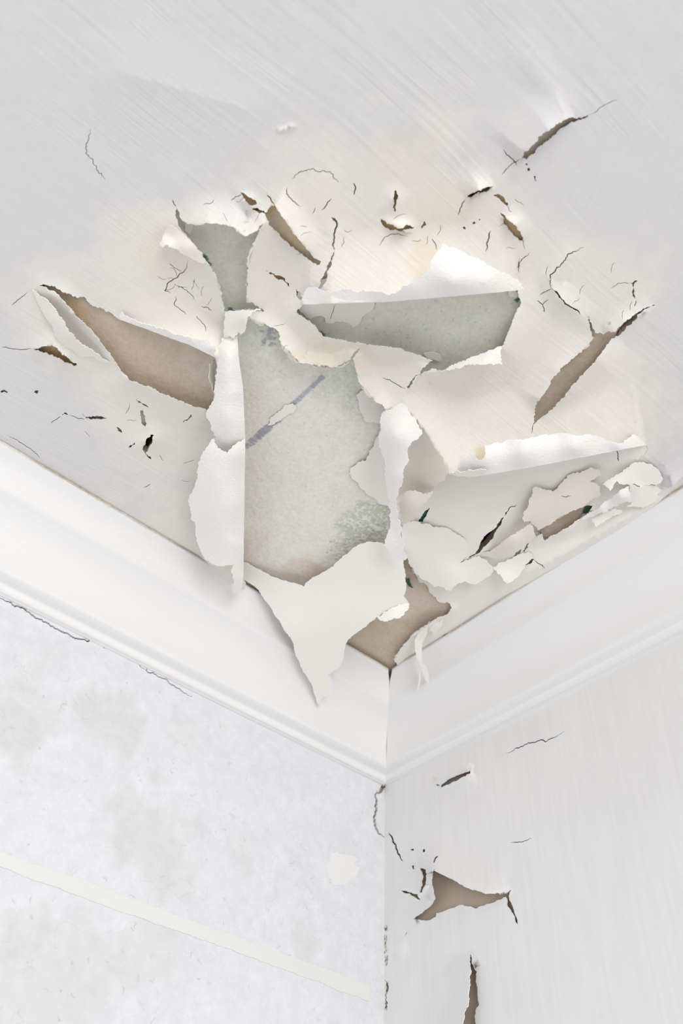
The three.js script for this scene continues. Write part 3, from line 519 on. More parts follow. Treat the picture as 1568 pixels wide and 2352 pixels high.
for (const [x, y, r, n] of [[440, 670, 55, 9], [740, 540, 60, 5], [1150, 560, 60, 4], [1330, 640, 80, 5], [560, 470, 50, 3], [240, 930, 90, 5], [950, 540, 60, 4], [660, 760, 50, 3], [400, 1080, 70, 3], [1420, 700, 60, 2], [1180, 440, 60, 2]])
  for (let k = 0; k < n; k++) { let px = x + (rnd() - 0.5) * 2 * r, py = y + (rnd() - 0.5) * 1.6 * r, a = rnd() * 6.3; const pts = [[px, py]]; for (let i = 0; i < 3; i++) { px += Math.cos(a) * (5 + rnd() * 9); py += Math.sin(a) * (5 + rnd() * 9); a += (rnd() - 0.5) * 1.4; pts.push([px, py]); } topCracks.push({ pts, w: 1.2, jag: 1 }); }
const topLift = ridges(3, [
  { pts: [[690, 698, 0], [712, 698, 17], [760, 697, 34], [893, 692, 44], [1035, 680, 42], [1150, 669, 20], [1189, 666, 0]], r: 170, side: -1, pow: 1.6 },
  { pts: [[603, 515, 12], [584, 556, 18], [569, 612, 20], [565, 690, 18]], r: 70 },
  { pts: [[690, 722, 6], [741, 773, 14], [829, 788, 20], [920, 800, 20], [992, 828, 16]], r: 75 },
  { pts: [[576, 732, 8], [609, 745, 8], [645, 790, 12], [690, 834, 18], [767, 846, 24], [803, 828, 24]], r: 60 },
  { pts: [[811, 825, 24], [823, 877, 26], [858, 919, 24], [883, 939, 22]], r: 75 },
  { pts: [[942, 889, 20], [973, 854, 24], [1017, 850, 26], [1060, 843, 22], [1152, 798, 20], [1172, 751, 15], [1190, 700, 7]], r: 100 },
  { pts: [[1031, 1088, 47], [1082, 1095, 50], [1187, 1077, 48], [1319, 1053, 38], [1406, 1036, 24], [1470, 1024, 7], [1483, 1022, 0]], r: 195, side: -1, pow: 1.6 },
  { pts: [[884, 940, 22], [930, 935, 28], [985, 1000, 32], [1031, 1075, 34]], r: 150 },
  { pts: [[279, 734, 0], [376, 770, 15], [435, 791, 22], [492, 819, 26]], r: 100, side: -1 },
  { pts: [[295, 872, 12], [336, 888, 12], [395, 914, 12], [435, 930, 10], [474, 944, 10]], r: 80, side: 1 },
  { pts: [[97, 657, 3], [138, 683, 8], [170, 718, 11], [210, 758, 11], [261, 825, 9], [292, 868, 7]], r: 50 },
  { pts: [[75, 801, 3], [119, 793, 10], [150, 818, 12], [177, 840, 5]], r: 45 },
  { pts: [[411, 515, 0], [479, 513, 17], [536, 521, 20], [559, 541, 22], [585, 532, 16], [603, 512, 0]], r: 85, side: -1 },
  { pts: [[413, 526, 5], [450, 566, 14], [473, 599, 17], [496, 632, 17], [509, 690, 14], [514, 715, 12]], r: 70 },
  { pts: [[624, 466, 0], [632, 472, 12], [652, 503, 18], [688, 552, 16], [736, 601, 0]], r: 60, side: -1 },
  { pts: [[1413, 773, 0], [1369, 827, 15], [1309, 895, 16], [1249, 955, 10], [1224, 974, 0]], r: 95, side: -1 },
  { pts: [[1356, 780, 0], [1285, 853, 11], [1240, 916, 14], [1224, 974, 0]], r: 80, side: 1 },
  { pts: [[1386, 768, 0], [1410, 764, 12], [1434, 740, 10], [1500, 700, 0]], r: 50, side: -1 },
  { pts: [[1190, 368, 0], [1205, 348, 10], [1262, 302, 14], [1300, 275, 9], [1322, 266, 0]], r: 130, side: -1 },
  { pts: [[1190, 60, 0], [1210, 130, 1.5], [1245, 185, 2], [1290, 240, 2]], r: 60, pow: 1 },
  { pts: [[552, 775, 8], [554, 900, 24], [559, 1000, 28], [558, 1150, 32], [557, 1250, 32], [556, 1320, 26]], r: 110, side: 1, pow: 1.7 },
  { pts: [[1068, 456, 0], [1100, 436, 12], [1134, 424, 0]], r: 60, side: -1 },
  { pts: [[1148, 489, 0], [1180, 516, 10], [1202, 556, 0]], r: 45, side: -1 },
  { pts: [[875, 503, 0], [924, 524, 11], [960, 522, 0]], r: 42, side: -1 },
  { pts: [[724, 662, 12], [764, 582, 6], [768, 540, 3]], r: 50 },
  { pts: [[1518, 1126, 0], [1545, 1117, 14], [1600, 1085, 12]], r: 70, side: -1 },
  { pts: [[1332, 722, 4], [1290, 690, 8], [1268, 664, 6], [1264, 640, 5], [1300, 592, 3]], r: 60 },
  { pts: [[552, 441, 2], [563, 462, 10], [578, 476, 8]], r: 40 },
  { pts: [[896, 470, 3], [905, 460, 5], [908, 490, 3]], r: 50 },
  { pts: [[560, 250, 3], [300, 170, 4]], r: 160 }, { pts: [[640, 300, 3], [670, 292, 3]], r: 16 },
  { pts: [[320, 1020, 4], [350, 1010, 6]], r: 60 },
]);
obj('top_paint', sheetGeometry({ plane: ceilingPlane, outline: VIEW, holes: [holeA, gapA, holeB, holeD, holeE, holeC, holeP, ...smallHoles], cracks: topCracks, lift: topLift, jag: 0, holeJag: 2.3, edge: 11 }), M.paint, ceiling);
// scraps of old green paint in the openings
for (const [pts, h] of [[[[1340, 1172], [1346, 1162], [1361, 1160], [1356, 1168], [1346, 1180], [1338, 1178]], 2.5], [[[961, 1196], [970, 1182], [984, 1168], [978, 1182], [968, 1202]], 0.4], [[[932, 1332], [940, 1330], [946, 1348], [950, 1352], [938, 1346]], 1.2]])
  obj('green_scrap', sheetGeometry({ plane: ceilingPlane, outline: pts, lift: () => h * 0.001, edge: 6, jag: 1 }), M.green, ceiling);

// ------------------------------------------------------------------ cornice on both walls
const PROFILE = [[0.8, 0.028], [0.985, 0.028], [1.0, 0.034], [0.995, 0.05], [0.94, 0.066], [0.86, 0.105], [0.79, 0.16], [0.735, 0.225], [0.71, 0.295], [0.70, 0.325], [0.66, 0.338], [0.6, 0.362], [0.5, 0.42], [0.41, 0.49], [0.34, 0.575], [0.29, 0.665], [0.265, 0.76], [0.26, 0.83], [0.25, 0.86], [0.225, 0.88], [0.17, 0.892], [0.1, 0.9], [0.075, 0.915], [0.07, 0.94], [0.066, 1.0], [-0.08, 1.0], [-0.08, -0.01], [0.8, -0.01]];
function planPoint(f) { const m = NL.x * NR.z - NL.z * NR.x, l = f * 0.1, r = f * 0.08333; return new THREE.Vector3((l * NR.z - r * NL.z) / m, 0, (NL.x * r - NR.x * l) / m); }
function cornice(dir, nrm) {
  const pr = []; for (let i = 0; i < PROFILE.length; i++) pr.push(PROFILE[i]);
  const steps = [0.0003, 0.004, 0.012, 0.03, 0.07, 0.12, 0.2, 0.3, 0.45, 0.7, 1.1, ROOM - 0.1], pos = [], uv = [], idx = [], m = pr.length;
  steps.forEach((s) => { let run = 0; pr.forEach(([f, d], i) => { if (i) run += Math.hypot((f - pr[i - 1][0]) * 0.09, (d - pr[i - 1][1]) * 0.125); const p = planPoint(f).addScaledVector(dir, s + (s < 0.002 ? 0.004 * (1 - smooth(0.04, 0.12, d)) : 0)).setY(CEIL - d * 0.125); p.addScaledVector(nrm, (fbm(s * 9 + d, d * 3, 301, 2) - 0.5) * 0.0022); pos.push(p.x, p.y, p.z); uv.push(s, run); }); });
  for (let i = 0; i + 1 < steps.length; i++) for (let j = 0; j + 1 < m; j++) { const a = i * m + j, b = a + 1, c = a + m, d = c + 1; idx.push(a, b, c, b, d, c); }
  const g = new THREE.BufferGeometry(); g.setAttribute('position', new THREE.Float32BufferAttribute(pos, 3)); g.setAttribute('uv', new THREE.Float32BufferAttribute(uv, 2)); g.setIndex(idx);
  const cr = g.toNonIndexed(); cr.computeVertexNormals(); g.computeVertexNormals();
  return g;
}
const tl = struct('trim_1', 'white plaster cornice along the smudged wall', 'cornice'), tr = struct('trim_2', 'white plaster cornice along the peeling wall', 'cornice');
obj('cornice_run', cornice(A, NL), M.cove, tl); obj('cornice_run', cornice(B, NR), M.cove, tr);

// ------------------------------------------------------------------ wall coats
{
  const base = (x, y) => (fbm(x / 60, y / 60, 401, 2) - 0.5) * 0.0012;
  obj('lining', sheetGeometry({
    plane: leftPlane, outline: [[-150, 1180], [300, 1440], [900, 1755], [893, 2000], [888, 2440], [-150, 2440]], jag: 0, edge: 40, thick: 0.004, lift: base,
    cracks: [{ pts: [[-10, 1366], [40, 1392], [100, 1428], [160, 1458], [200, 1473], [208, 1468], [255, 1492]], w: 3.6, jag: 2 }, { pts: [[338, 1520], [336, 1540], [370, 1556], [400, 1574], [436, 1599], [442, 1598]], w: 2.6, jag: 2 }, { pts: [[255, 1492], [300, 1512], [336, 1540]], w: 1.8 },
      { pts: [[866, 1816], [862, 1850], [861, 1890], [868, 1912], [884, 1924]], w: 5, jag: 2.2 }, { pts: [[897, 1792], [880, 1806], [868, 1822]], w: 9 }],
  }), M.wallL, wl);
  obj('filler_patch', sheetGeometry({ plane: leftPlane, outline: [[755, 2010], [751, 1985], [760, 1962], [772, 1955], [800, 1963], [822, 1970], [812, 1982], [826, 1996], [806, 2020], [790, 2035], [765, 2033]], lift: (x, y) => 0.0012 + base(x, y), thick: 0.002, jag: 3, edge: 14 }), M.cove, wl);
  obj('wall_band', sheetGeometry({ plane: leftPlane, outline: [[-150, 1906], [0, 1958], [200, 2026], [400, 2101], [600, 2172], [770, 2234], [850, 2262], [850, 2300], [757, 2266], [600, 2208], [400, 2136], [200, 2064], [0, 1990], [-150, 1938]], lift: (x, y) => 0.0016 + base(x, y), thick: 0.002, jag: 1.2, edge: 30 }), M.strip, wl);
}
{
  const lift = ridges(0.6, [
    { pts: [[994, 1998, 22], [1051, 2026, 20], [1115, 2052, 14], [1174, 2044, 0]], r: 90, side: -1 },
    { pts: [[990, 2000, 16], [998, 2065, 14], [949, 2111, 0]], r: 60, side: 1 },
    { pts: [[1079, 2186, 0], [1081, 2228, 10], [1075, 2290, 14], [1062, 2352, 18], [1050, 2420, 18]], r: 130, side: 1 },
    { pts: [[995, 1799, 0], [1047, 1782, 6], [1075, 1770, 8], [1084, 1766, 0]], r: 60, side: 1 },
    { pts: [[971, 1995, 4], [974, 2033, 8], [963, 2052, 5]], r: 30 },
    { pts: [[908, 2041, 2], [940, 2050, 5], [963, 2056, 4]], r: 26 },
    { pts: [[934, 2140, 0], [920, 2180, 5], [914, 2206, 0]], r: 24, side: -1 },
  ]);
  obj('wall_paint', sheetGeometry({
    plane: rightPlane, outline: [[886, 1760], [1168, 1620], [1426, 1486], [1640, 1375], [1700, 1345], [1700, 2440], [874, 2440], [878, 2000]], jag: 0, edge: 22, thick: 0.0012, lift, holeJag: 1.5,
    holes: [[[994, 1998], [1016, 2009], [1051, 2027], [1083, 2044], [1115, 2053], [1147, 2052], [1163, 2052], [1174, 2043], [1168, 2058], [1173, 2072], [1180, 2092], [1190, 2126], [1176, 2096], [1165, 2082], [1161, 2060], [1140, 2068], [1118, 2076], [1096, 2086], [1077, 2082], [1061, 2078], [1045, 2084], [1025, 2090], [1001, 2097], [1000, 2106], [984, 2114], [949, 2111], [971, 2094], [992, 2075], [998, 2065], [992, 2036], [990, 2020]],
      [[1078, 2183], [1083, 2212], [1094, 2231], [1094, 2263], [1099, 2310], [1091, 2323], [1092, 2352], [1090, 2420], [1050, 2420], [1062, 2352], [1069, 2314], [1075, 2310], [1075, 2279], [1081, 2228], [1079, 2202]],
      [[964, 1994], [976, 1996], [978, 2014], [976, 2034], [969, 2050], [962, 2052], [968, 2034], [970, 2012]], [[908, 2041], [922, 2045], [940, 2049], [958, 2054], [964, 2068], [950, 2060], [930, 2052]],
      [[996, 1800], [1011, 1806], [1030, 1790], [1050, 1781], [1082, 1767], [1080, 1776], [1054, 1790], [1014, 1809]], [[970, 1950], [975, 1950], [975, 1957], [971, 1957]], [[942, 1951], [950, 1949], [949, 1955]], [[945, 1988], [950, 1986], [951, 1996], [947, 1997]], [[1000, 1966], [1006, 1966], [998, 1980], [994, 1984]]],
    cracks: [{ pts: [[892, 1912], [900, 1926], [908, 1944], [914, 1962], [924, 1978]], w: 4, jag: 2 }, { pts: [[1162, 1730], [1190, 1718], [1220, 1706], [1246, 1699], [1252, 1704], [1278, 1692], [1296, 1680]], w: 2.4, jag: 1.6 }, { pts: [[1170, 1936], [1195, 1934], [1220, 1926]], w: 1.8 }, { pts: [[934, 2140], [930, 2150]], w: 2 }, { pts: [[884, 2250], [886, 2290], [883, 2320]], w: 2.4, jag: 3 }],
  }), M.wallR, wr);
}

// ------------------------------------------------------------------ loose flaps and flakes, each a thing of its own
function flake(name, label, group, m, outline, raw, extra = {}) {
  const ctrl = raw.map(([x, y, h]) => [x, y, h * (extra.scale ?? 1)]);
  const tp = spline(ctrl, extra.stiff ?? 0.02), wav = extra.wave ?? 0.2;
  const lift = (x, y) => Math.max(0.0012, tp(x, y) + (fbm(x / 45, y / 45, 500, 2) - 0.5) * wav * 0.002);
  const g = sheetGeometry({ plane: extra.plane ?? ceilingPlane, outline, lift, edge: extra.edge ?? 7, jag: extra.jag ?? 2.1, holes: extra.holes, cracks: extra.cracks, thick: 0.0008 });
  const [hx, hy] = ctrl.reduce((a, b) => (b[2] < a[2] ? b : a)), foot = at(ceilingPlane, hx, hy, 0);           // where it still clings to the ceiling
  if (extra.parent) { g.translate(...extra.parent.position.clone().negate().toArray()); const c = obj(name, g, m, extra.parent); c.userData = { label }; return c; }
  g.translate(-foot.x, -foot.y, -foot.z);
  let o;
  if (extra.sheet) { o = new THREE.Group(); o.name = numbered(name); scene.add(o); obj(extra.sheet, g, m, o); } else o = obj(name, g, m);
  o.position.copy(foot); o.userData = { label, category: 'paint flake' }; if (group) o.userData.group = group;
  return o;
}
flake('paint_flap', 'wide white paint flap folded back above the largest greenish opening', null, M.back,
  [[695, 699], [694, 680], [703, 663], [721, 660], [740, 668], [759, 672], [798, 664], [826, 670], [857, 668], [889, 678], [909, 674], [925, 655], [956, 645], [976, 629], [988, 613], [996, 589], [1014, 560], [1047, 571], [1095, 593], [1138, 617], [1190, 643], [1197, 658], [1204, 663, 0.1], [1190, 667, 0.1], [1035, 681, 0.1], [893, 693, 0.1], [798, 697, 0.1]],
  [[695, 698, 18], [800, 696, 32], [893, 692, 38], [1035, 680, 36], [1150, 670, 22], [1200, 662, 12], [703, 663, 18], [760, 672, 26], [826, 670, 34], [889, 678, 42], [893, 684, 44], [956, 645, 50], [960, 670, 50], [1040, 658, 50], [1050, 620, 46], [1014, 560, 40], [1095, 593, 30], [1120, 645, 36], [1138, 617, 24], [1190, 643, 12]], { scale: 1.2 });
flake('paint_curl', 'long upright white paint curl beside the bare plaster, lower piece', null, M.back,
  [[492, 1006], [499, 1029], [522, 1041], [532, 1029], [545, 1016], [563, 1006, 0.15], [562, 1083, 0.15], [561, 1159, 0.15], [560, 1236, 0.15], [559, 1312, 0.15], [557, 1347, 0.3], [549, 1363], [538, 1364], [532, 1357], [538, 1335], [530, 1312], [538, 1297], [515, 1300], [492, 1297], [469, 1282], [457, 1259], [452, 1236], [448, 1201], [438, 1190], [432, 1152], [442, 1129], [450, 1106], [452, 1079], [461, 1048], [473, 1029]],
  [[563, 1010, 32], [562, 1083, 33], [561, 1159, 34], [560, 1236, 35], [559, 1312, 36], [552, 1360, 38], [548, 1040, 42], [547, 1159, 45], [546, 1250, 46], [544, 1330, 46], [500, 1030, 42], [505, 1100, 49], [505, 1200, 50], [500, 1280, 48], [492, 1008, 36], [452, 1079, 36], [435, 1152, 32], [450, 1230, 36], [470, 1282, 42], [530, 1310, 50]]);
flake('paint_curl', 'white paint curl beside the tan opening, upper piece of the upright strip', null, M.back,
  [[511, 775], [526, 773], [538, 777], [545, 765, 0.15], [547, 815, 0.15], [557, 884, 0.15], [560, 930, 0.15], [563, 1006, 0.5], [558, 1030], [535, 1048], [515, 1044], [503, 1029], [494, 1002], [484, 976], [473, 949], [488, 922], [494, 876], [498, 838], [492, 811]],
  [[545, 768, 14], [547, 815, 20], [557, 884, 26], [560, 930, 28], [562, 1010, 30], [532, 820, 30], [538, 900, 36], [540, 1000, 37], [512, 776, 16], [496, 830, 22], [494, 876, 25], [475, 949, 27], [494, 1002, 30], [520, 1040, 32], [520, 960, 40], [515, 860, 33]]);
flake('paint_flake', 'small cream tab joining two openings above the upright curl', null, M.white,
  [[515, 716], [540, 714], [568, 712], [600, 711], [580, 716], [568, 730], [565, 753], [555, 768], [546, 762], [538, 778], [526, 772], [511, 776], [514, 745]],
  [[515, 716, 14], [568, 713, 22], [600, 711, 19], [568, 735, 24], [556, 768, 20], [526, 772, 20], [511, 776, 16], [535, 740, 20], [545, 762, 18]]);
flake('paint_curl', 'rolled white edge of paint above the tan opening', null, M.back,
  [[277, 735], [274, 722], [280, 716], [300, 731], [316, 740], [345, 747], [368, 754], [390, 762], [415, 770], [447, 779], [475, 781], [490, 784], [496, 797], [492, 820, 0.15], [435, 792, 0.15], [376, 771, 0.15], [328, 753, 0.15]],
  [[277, 734, 7], [328, 752, 14], [376, 770, 20], [435, 791, 26], [492, 819, 30], [330, 748, 18], [380, 762, 25], [440, 784, 33], [485, 800, 37], [279, 716, 6], [316, 740, 14], [368, 754, 20], [415, 770, 26], [447, 779, 29], [490, 784, 32]]);
flake('paint_flake', 'small ochre curl peeping from behind the upright strip', null, M.cream,
  [[482, 836], [490, 828], [500, 826], [502, 880], [492, 904], [486, 880], [480, 860]],
  [[482, 840, 22], [500, 828, 10], [502, 880, 10], [490, 902, 20], [480, 860, 22], [494, 860, 8]], { edge: 5 });
const broadFlap = flake('paint_flap', 'broad white paint flap hanging over the cornice beside the corner', null, M.white,
  [[556, 1290], [575, 1299], [609, 1317], [656, 1334], [698, 1348], [703, 1338], [712, 1331], [740, 1315], [765, 1302], [786, 1277], [816, 1256], [841, 1245], [866, 1245], [884, 1251], [900, 1240], [931, 1281], [926, 1288], [931, 1319], [932, 1348], [927, 1369], [940, 1390], [932, 1400], [896, 1399], [866, 1417], [801, 1468], [793, 1483], [790, 1508], [778, 1533], [755, 1548], [765, 1567], [761, 1588], [740, 1603], [738, 1618], [731, 1620], [715, 1571], [689, 1529], [677, 1500], [668, 1466], [647, 1437], [622, 1395], [597, 1361], [580, 1344], [556, 1330]],
  [[556, 1290, 3], [556, 1330, 6], [609, 1317, 9], [656, 1334, 14], [698, 1348, 18], [765, 1302, 16], [841, 1245, 15], [884, 1251, 18], [931, 1281, 22], [931, 1348, 32], [940, 1390, 38], [866, 1417, 46], [801, 1468, 54], [790, 1508, 60], [765, 1567, 70], [735, 1618, 80], [689, 1529, 60], [647, 1437, 40], [597, 1361, 14], [780, 1400, 40], [700, 1420, 38], [850, 1320, 28]], { edge: 9, jag: 1.4, sheet: 'hanging_sheet' });
flake('turned_corner', 'bright turned-up corner', null, M.back,
  [[866, 1417], [880, 1408], [897, 1398], [915, 1388], [940, 1388], [932, 1404], [921, 1416], [905, 1420], [883, 1428], [874, 1426]],
  [[866, 1417, 47], [897, 1398, 44], [940, 1390, 40], [921, 1416, 54], [883, 1428, 56]], { edge: 6, parent: broadFlap });
flake('paint_flap', 'narrow rough white strip hanging between plaster and ochre funnel', null, M.back,
  [[924, 926], [936, 941], [955, 964], [970, 995], [951, 1012], [940, 1025], [936, 1044], [938, 1060], [926, 1079], [924, 1110], [917, 1121], [909, 1144], [911, 1175], [920, 1205], [925, 1240], [933, 1285], [915, 1292], [880, 1252], [896, 1205], [895, 1180], [894, 1163], [888, 1121], [884, 1067], [878, 1044], [869, 1018], [874, 979], [873, 960], [880, 944], [900, 938]],
  [[882, 945, 28], [872, 979, 34], [869, 1018, 36], [884, 1067, 38], [888, 1121, 40], [894, 1163, 42], [896, 1205, 43], [880, 1252, 45], [926, 928, 32], [955, 964, 42], [970, 995, 48], [945, 1020, 54], [937, 1060, 55], [924, 1110, 54], [909, 1144, 51], [912, 1175, 50], [922, 1215, 49], [933, 1285, 47], [905, 1000, 52], [905, 1090, 53]]);
flake('paint_curl', 'cream curled lip at the mouth of the ochre funnel', null, M.cream,
  [[913, 1160], [922, 1142], [932, 1129], [951, 1127], [974, 1136], [988, 1132], [995, 1127], [972, 1160], [948, 1196], [924, 1206], [918, 1180]],
  [[913, 1160, 34], [932, 1129, 40], [974, 1136, 42], [995, 1127, 42], [948, 1196, 26], [924, 1206, 24], [945, 1160, 42]]);
const longRoll = flake('paint_flap', 'long white paint roll with a torn hole beneath the bright fold', null, M.back,
  [[1066, 1092], [1050, 1080], [1070, 1050], [1086, 1032], [1099, 1025], [1161, 1012], [1275, 996], [1340, 999], [1376, 1005], [1398, 1014], [1433, 1016], [1453, 998], [1470, 1008], [1484, 1022, 0.1], [1406, 1037, 0.1], [1319, 1054, 0.1], [1187, 1079, 0.1], [1084, 1096, 0.4]],
  [[1066, 1092, 42], [1084, 1095, 44], [1187, 1077, 43], [1319, 1053, 36], [1406, 1036, 24], [1484, 1022, 7], [1060, 1066, 44], [1110, 1070, 52], [1200, 1055, 51], [1320, 1036, 44], [1420, 1026, 27], [1110, 1045, 52], [1200, 1030, 50], [1320, 1015, 42], [1086, 1032, 42], [1161, 1012, 38], [1275, 996, 32], [1376, 1005, 26], [1453, 998, 13]],
  { holes: [[[1087, 1036], [1094, 1024], [1104, 1021], [1114, 1024], [1113, 1036], [1115, 1043], [1106, 1056], [1097, 1058], [1090, 1050]]], scale: 1.19, sheet: 'rolled_sheet' });
flake('splinter', 'thin white splinter', null, M.white,
  [[1031, 1090], [1050, 1082], [1080, 1080], [1118, 1082], [1100, 1087], [1080, 1096], [1050, 1094]], [[1031, 1090, 44], [1080, 1080, 54], [1118, 1082, 53], [1080, 1096, 46]], { edge: 6, scale: 1.19, parent: longRoll });
flake('paint_flap', 'white paint flap with scalloped edge above the corner opening', null, M.white,
  [[924, 1205], [946, 1198], [966, 1202], [1000, 1210], [1034, 1216], [1064, 1235], [1078, 1254], [1086, 1270], [1055, 1292], [1080, 1284], [1099, 1278], [1119, 1288], [1132, 1304], [1126, 1323], [1108, 1332], [1091, 1343], [1069, 1336], [1052, 1340], [1042, 1346], [1034, 1358], [1020, 1349], [998, 1349], [972, 1332], [950, 1310], [933, 1279], [924, 1253]],
  [[924, 1205, 10], [946, 1198, 8], [1034, 1216, 4.5], [1064, 1235, 5], [1086, 1270, 7], [1055, 1292, 9], [1119, 1288, 10], [1132, 1304, 12], [1126, 1323, 14], [1091, 1343, 18], [1034, 1358, 24], [998, 1349, 20], [950, 1310, 16], [933, 1279, 16], [1000, 1275, 12], [1040, 1315, 18]]);
flake('paint_curl', 'cream paint curl beside the dark split near the cornice', null, M.cream,
  [[1099, 1276], [1120, 1268], [1139, 1257], [1162, 1240], [1187, 1222], [1204, 1212], [1218, 1202], [1224, 1214], [1227, 1227], [1224, 1238], [1205, 1249], [1183, 1262], [1161, 1270], [1143, 1277], [1142, 1284], [1117, 1278]],
  [[1099, 1276, 6], [1139, 1257, 14], [1187, 1222, 18], [1218, 1202, 18], [1227, 1227, 20], [1205, 1249, 16], [1161, 1270, 12], [1143, 1277, 8], [1180, 1240, 24], [1150, 1262, 18]]);
flake('paint_flake', 'pointed bright flake below the cream curl near the cornice', null, M.white,
  [[1132, 1304], [1142, 1297], [1160, 1290], [1178, 1280], [1200, 1270], [1214, 1266], [1222, 1276], [1219, 1286], [1205, 1300], [1198, 1314], [1191, 1323], [1180, 1332], [1167, 1341], [1155, 1330], [1143, 1319]],
  [[1132, 1304, 10], [1178, 1280, 5], [1214, 1266, 5], [1219, 1286, 7], [1191, 1323, 16], [1167, 1341, 24], [1143, 1319, 18], [1170, 1308, 12]]);
flake('paint_flap', 'cream flake with rounded lobes over the green-stained slot', null, M.cream,
  [[1225, 1121], [1232, 1118], [1250, 1124], [1270, 1129], [1285, 1114], [1301, 1099], [1310, 1089], [1337, 1082], [1358, 1074], [1372, 1078], [1380, 1092], [1364, 1102], [1355, 1105], [1367, 1110], [1378, 1119], [1380, 1136], [1364, 1144], [1345, 1158], [1323, 1172], [1299, 1182], [1277, 1193], [1258, 1207], [1236, 1219], [1226, 1206], [1218, 1197], [1204, 1200], [1200, 1188], [1214, 1152]],
  [[1225, 1121, 8], [1270, 1129, 7], [1310, 1089, 5], [1372, 1078, 10], [1380, 1092, 12], [1355, 1105, 9], [1380, 1130, 14], [1345, 1158, 10], [1299, 1182, 9], [1236, 1219, 8], [1218, 1197, 12], [1202, 1194, 18], [1214, 1152, 14], [1230, 1160, 12], [1300, 1140, 10]],
  { cracks: [{ pts: [[1288, 1140], [1300, 1142], [1310, 1139]], w: 2 }] });
flake('paint_flap', 'pale flake with a bright pointed tip above the rolled strip', null, M.white,
  [[1383, 1113], [1400, 1101], [1416, 1090], [1440, 1074], [1456, 1063], [1481, 1063], [1503, 1073], [1514, 1082], [1519, 1094], [1522, 1102], [1505, 1114], [1475, 1118], [1446, 1114], [1424, 1112], [1416, 1105], [1408, 1118], [1401, 1128], [1393, 1119]],
  [[1383, 1113, 16], [1401, 1128, 24], [1416, 1105, 16], [1416, 1090, 12], [1456, 1063, 7], [1481, 1063, 7], [1514, 1082, 9], [1522, 1102, 10], [1446, 1114, 15], [1475, 1118, 12]]);
flake('paint_curl', 'rolled white strip of paint lying along the cornice', null, M.back,
  [[1331, 1194], [1345, 1184], [1358, 1176], [1380, 1160], [1399, 1147], [1420, 1132], [1440, 1118], [1449, 1113], [1444, 1128], [1447, 1142], [1451, 1155], [1440, 1152], [1429, 1156], [1412, 1163], [1399, 1169], [1369, 1183], [1342, 1194]],
  [[1331, 1194, 14], [1358, 1176, 15], [1399, 1147, 18], [1440, 1118, 22], [1449, 1113, 23], [1451, 1155, 24], [1429, 1156, 22], [1399, 1169, 18], [1342, 1194, 14], [1425, 1145, 30], [1380, 1168, 23]]);
flake('paint_flake', 'short pale flake tucked under the rolled strip', null, M.white,
  [[1356, 1191], [1380, 1182], [1405, 1170], [1432, 1174], [1416, 1182], [1399, 1191], [1384, 1200], [1368, 1210], [1361, 1200]], [[1356, 1191, 12], [1405, 1170, 12], [1432, 1174, 10], [1399, 1191, 14], [1368, 1210, 20]], { edge: 6 });
flake('paint_flake', 'flat pale flake between rolled strip and bright ceiling edge', null, M.white,
  [[1446, 1115], [1475, 1118], [1508, 1114], [1519, 1125], [1511, 1134], [1514, 1142], [1506, 1150], [1478, 1166], [1440, 1163], [1451, 1154], [1446, 1138]], [[1446, 1115, 18], [1508, 1114, 7], [1519, 1125, 7], [1506, 1150, 9], [1478, 1166, 12], [1440, 1163, 16], [1480, 1140, 12]]);
flake('paint_curl', 'cream rolled lip on the shaded side of the largest opening', null, M.back,
  [[1016, 853], [1030, 844], [1042, 838], [1070, 827], [1100, 815], [1130, 803], [1153, 796], [1149, 812], [1152, 826], [1153, 839], [1141, 836], [1120, 836], [1099, 837], [1061, 843], [1035, 849]],
  [[1016, 853, 27], [1042, 838, 27], [1100, 815, 26], [1153, 796, 22], [1149, 812, 30], [1153, 839, 32], [1099, 837, 36], [1061, 843, 33], [1110, 826, 34]]);
flake('paint_curl', 'small cream curl at the left corner of the upper opening', null, M.cream,
  [[388, 518], [405, 523], [416, 532], [430, 546], [452, 572], [474, 602], [466, 606], [450, 598], [430, 588], [412, 576], [396, 570], [384, 562], [372, 568], [366, 560], [376, 540]],
  [[390, 519, 12], [405, 523, 11], [430, 546, 16], [474, 602, 20], [450, 598, 19], [412, 576, 18], [384, 562, 20], [368, 562, 16], [392, 545, 10], [425, 570, 22]]);
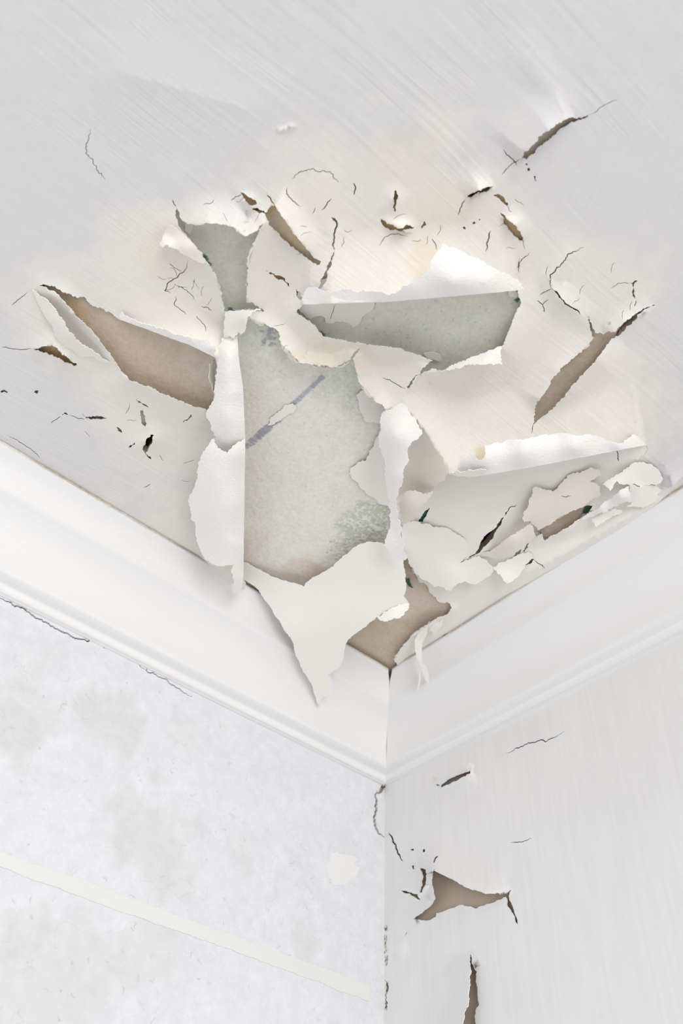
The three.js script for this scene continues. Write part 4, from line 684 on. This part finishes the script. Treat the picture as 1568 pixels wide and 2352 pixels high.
flake('paint_flap', 'long bright folded flake beside the narrow cream valley', null, M.white,
  [[69, 659], [76, 676], [83, 690], [96, 714], [107, 734], [122, 757], [127, 773], [142, 788], [158, 801], [186, 821], [205, 818], [222, 826], [258, 838], [240, 826], [221, 813], [198, 797], [170, 773], [142, 734], [119, 702], [95, 681]],
  [[69, 659, 4], [83, 690, 5], [107, 734, 8], [127, 773, 8], [158, 801, 8], [186, 821, 8], [222, 826, 9], [258, 838, 9], [95, 681, 9], [119, 702, 14], [142, 734, 18], [170, 773, 18], [198, 797, 17], [221, 813, 14], [150, 770, 19], [125, 735, 16]], { edge: 5 });
const ribbon = flake('paint_curl', 'twisted white ribbon of paint dangling over the cornice corner', null, M.white,
  [[952, 1469], [958, 1458], [965, 1451], [974, 1442], [983, 1436], [981, 1454], [971, 1474], [967, 1507], [969, 1524], [978, 1529], [982, 1545], [985, 1562], [985, 1576], [978, 1563], [965, 1530], [955, 1500]],
  [[952, 1469, 14], [983, 1436, 10], [971, 1474, 16], [967, 1507, 28], [955, 1500, 26], [966, 1530, 36], [978, 1529, 38], [985, 1576, 52]], { edge: 5, jag: 1, sheet: 'ribbon' });
flake('paint_flake', 'small white flake beside the twisted ribbon', null, M.white,
  [[980, 1453], [990, 1440], [1003, 1430], [1016, 1422], [1015, 1437], [1006, 1446], [997, 1457], [988, 1450]], [[980, 1453, 10], [1016, 1422, 8], [1015, 1437, 14], [997, 1457, 18], [990, 1440, 8]], { edge: 5 });
flake('thread', 'hair-thin white thread', null, M.white,
  [[962, 1527], [966, 1540], [965, 1560], [961, 1583], [958, 1582], [962, 1560], [961, 1540]], [[963, 1527, 34], [965, 1550, 40], [960, 1582, 50], [961, 1545, 38]], { edge: 5, jag: 0.5, parent: ribbon });
{
  const g = new THREE.SphereGeometry(0.0042, 20, 14); g.scale(1, 1.15, 0.8); g.translate(0, 0, 0);
  const o = obj('paint_drip', g, M.white); o.position.copy(at(rightPlane, 956, 1609, 0.036)); o.userData = { label: 'round white paint drip on the cornice below the ribbon', category: 'paint drip' };
}

renderer.render(scene, camera);
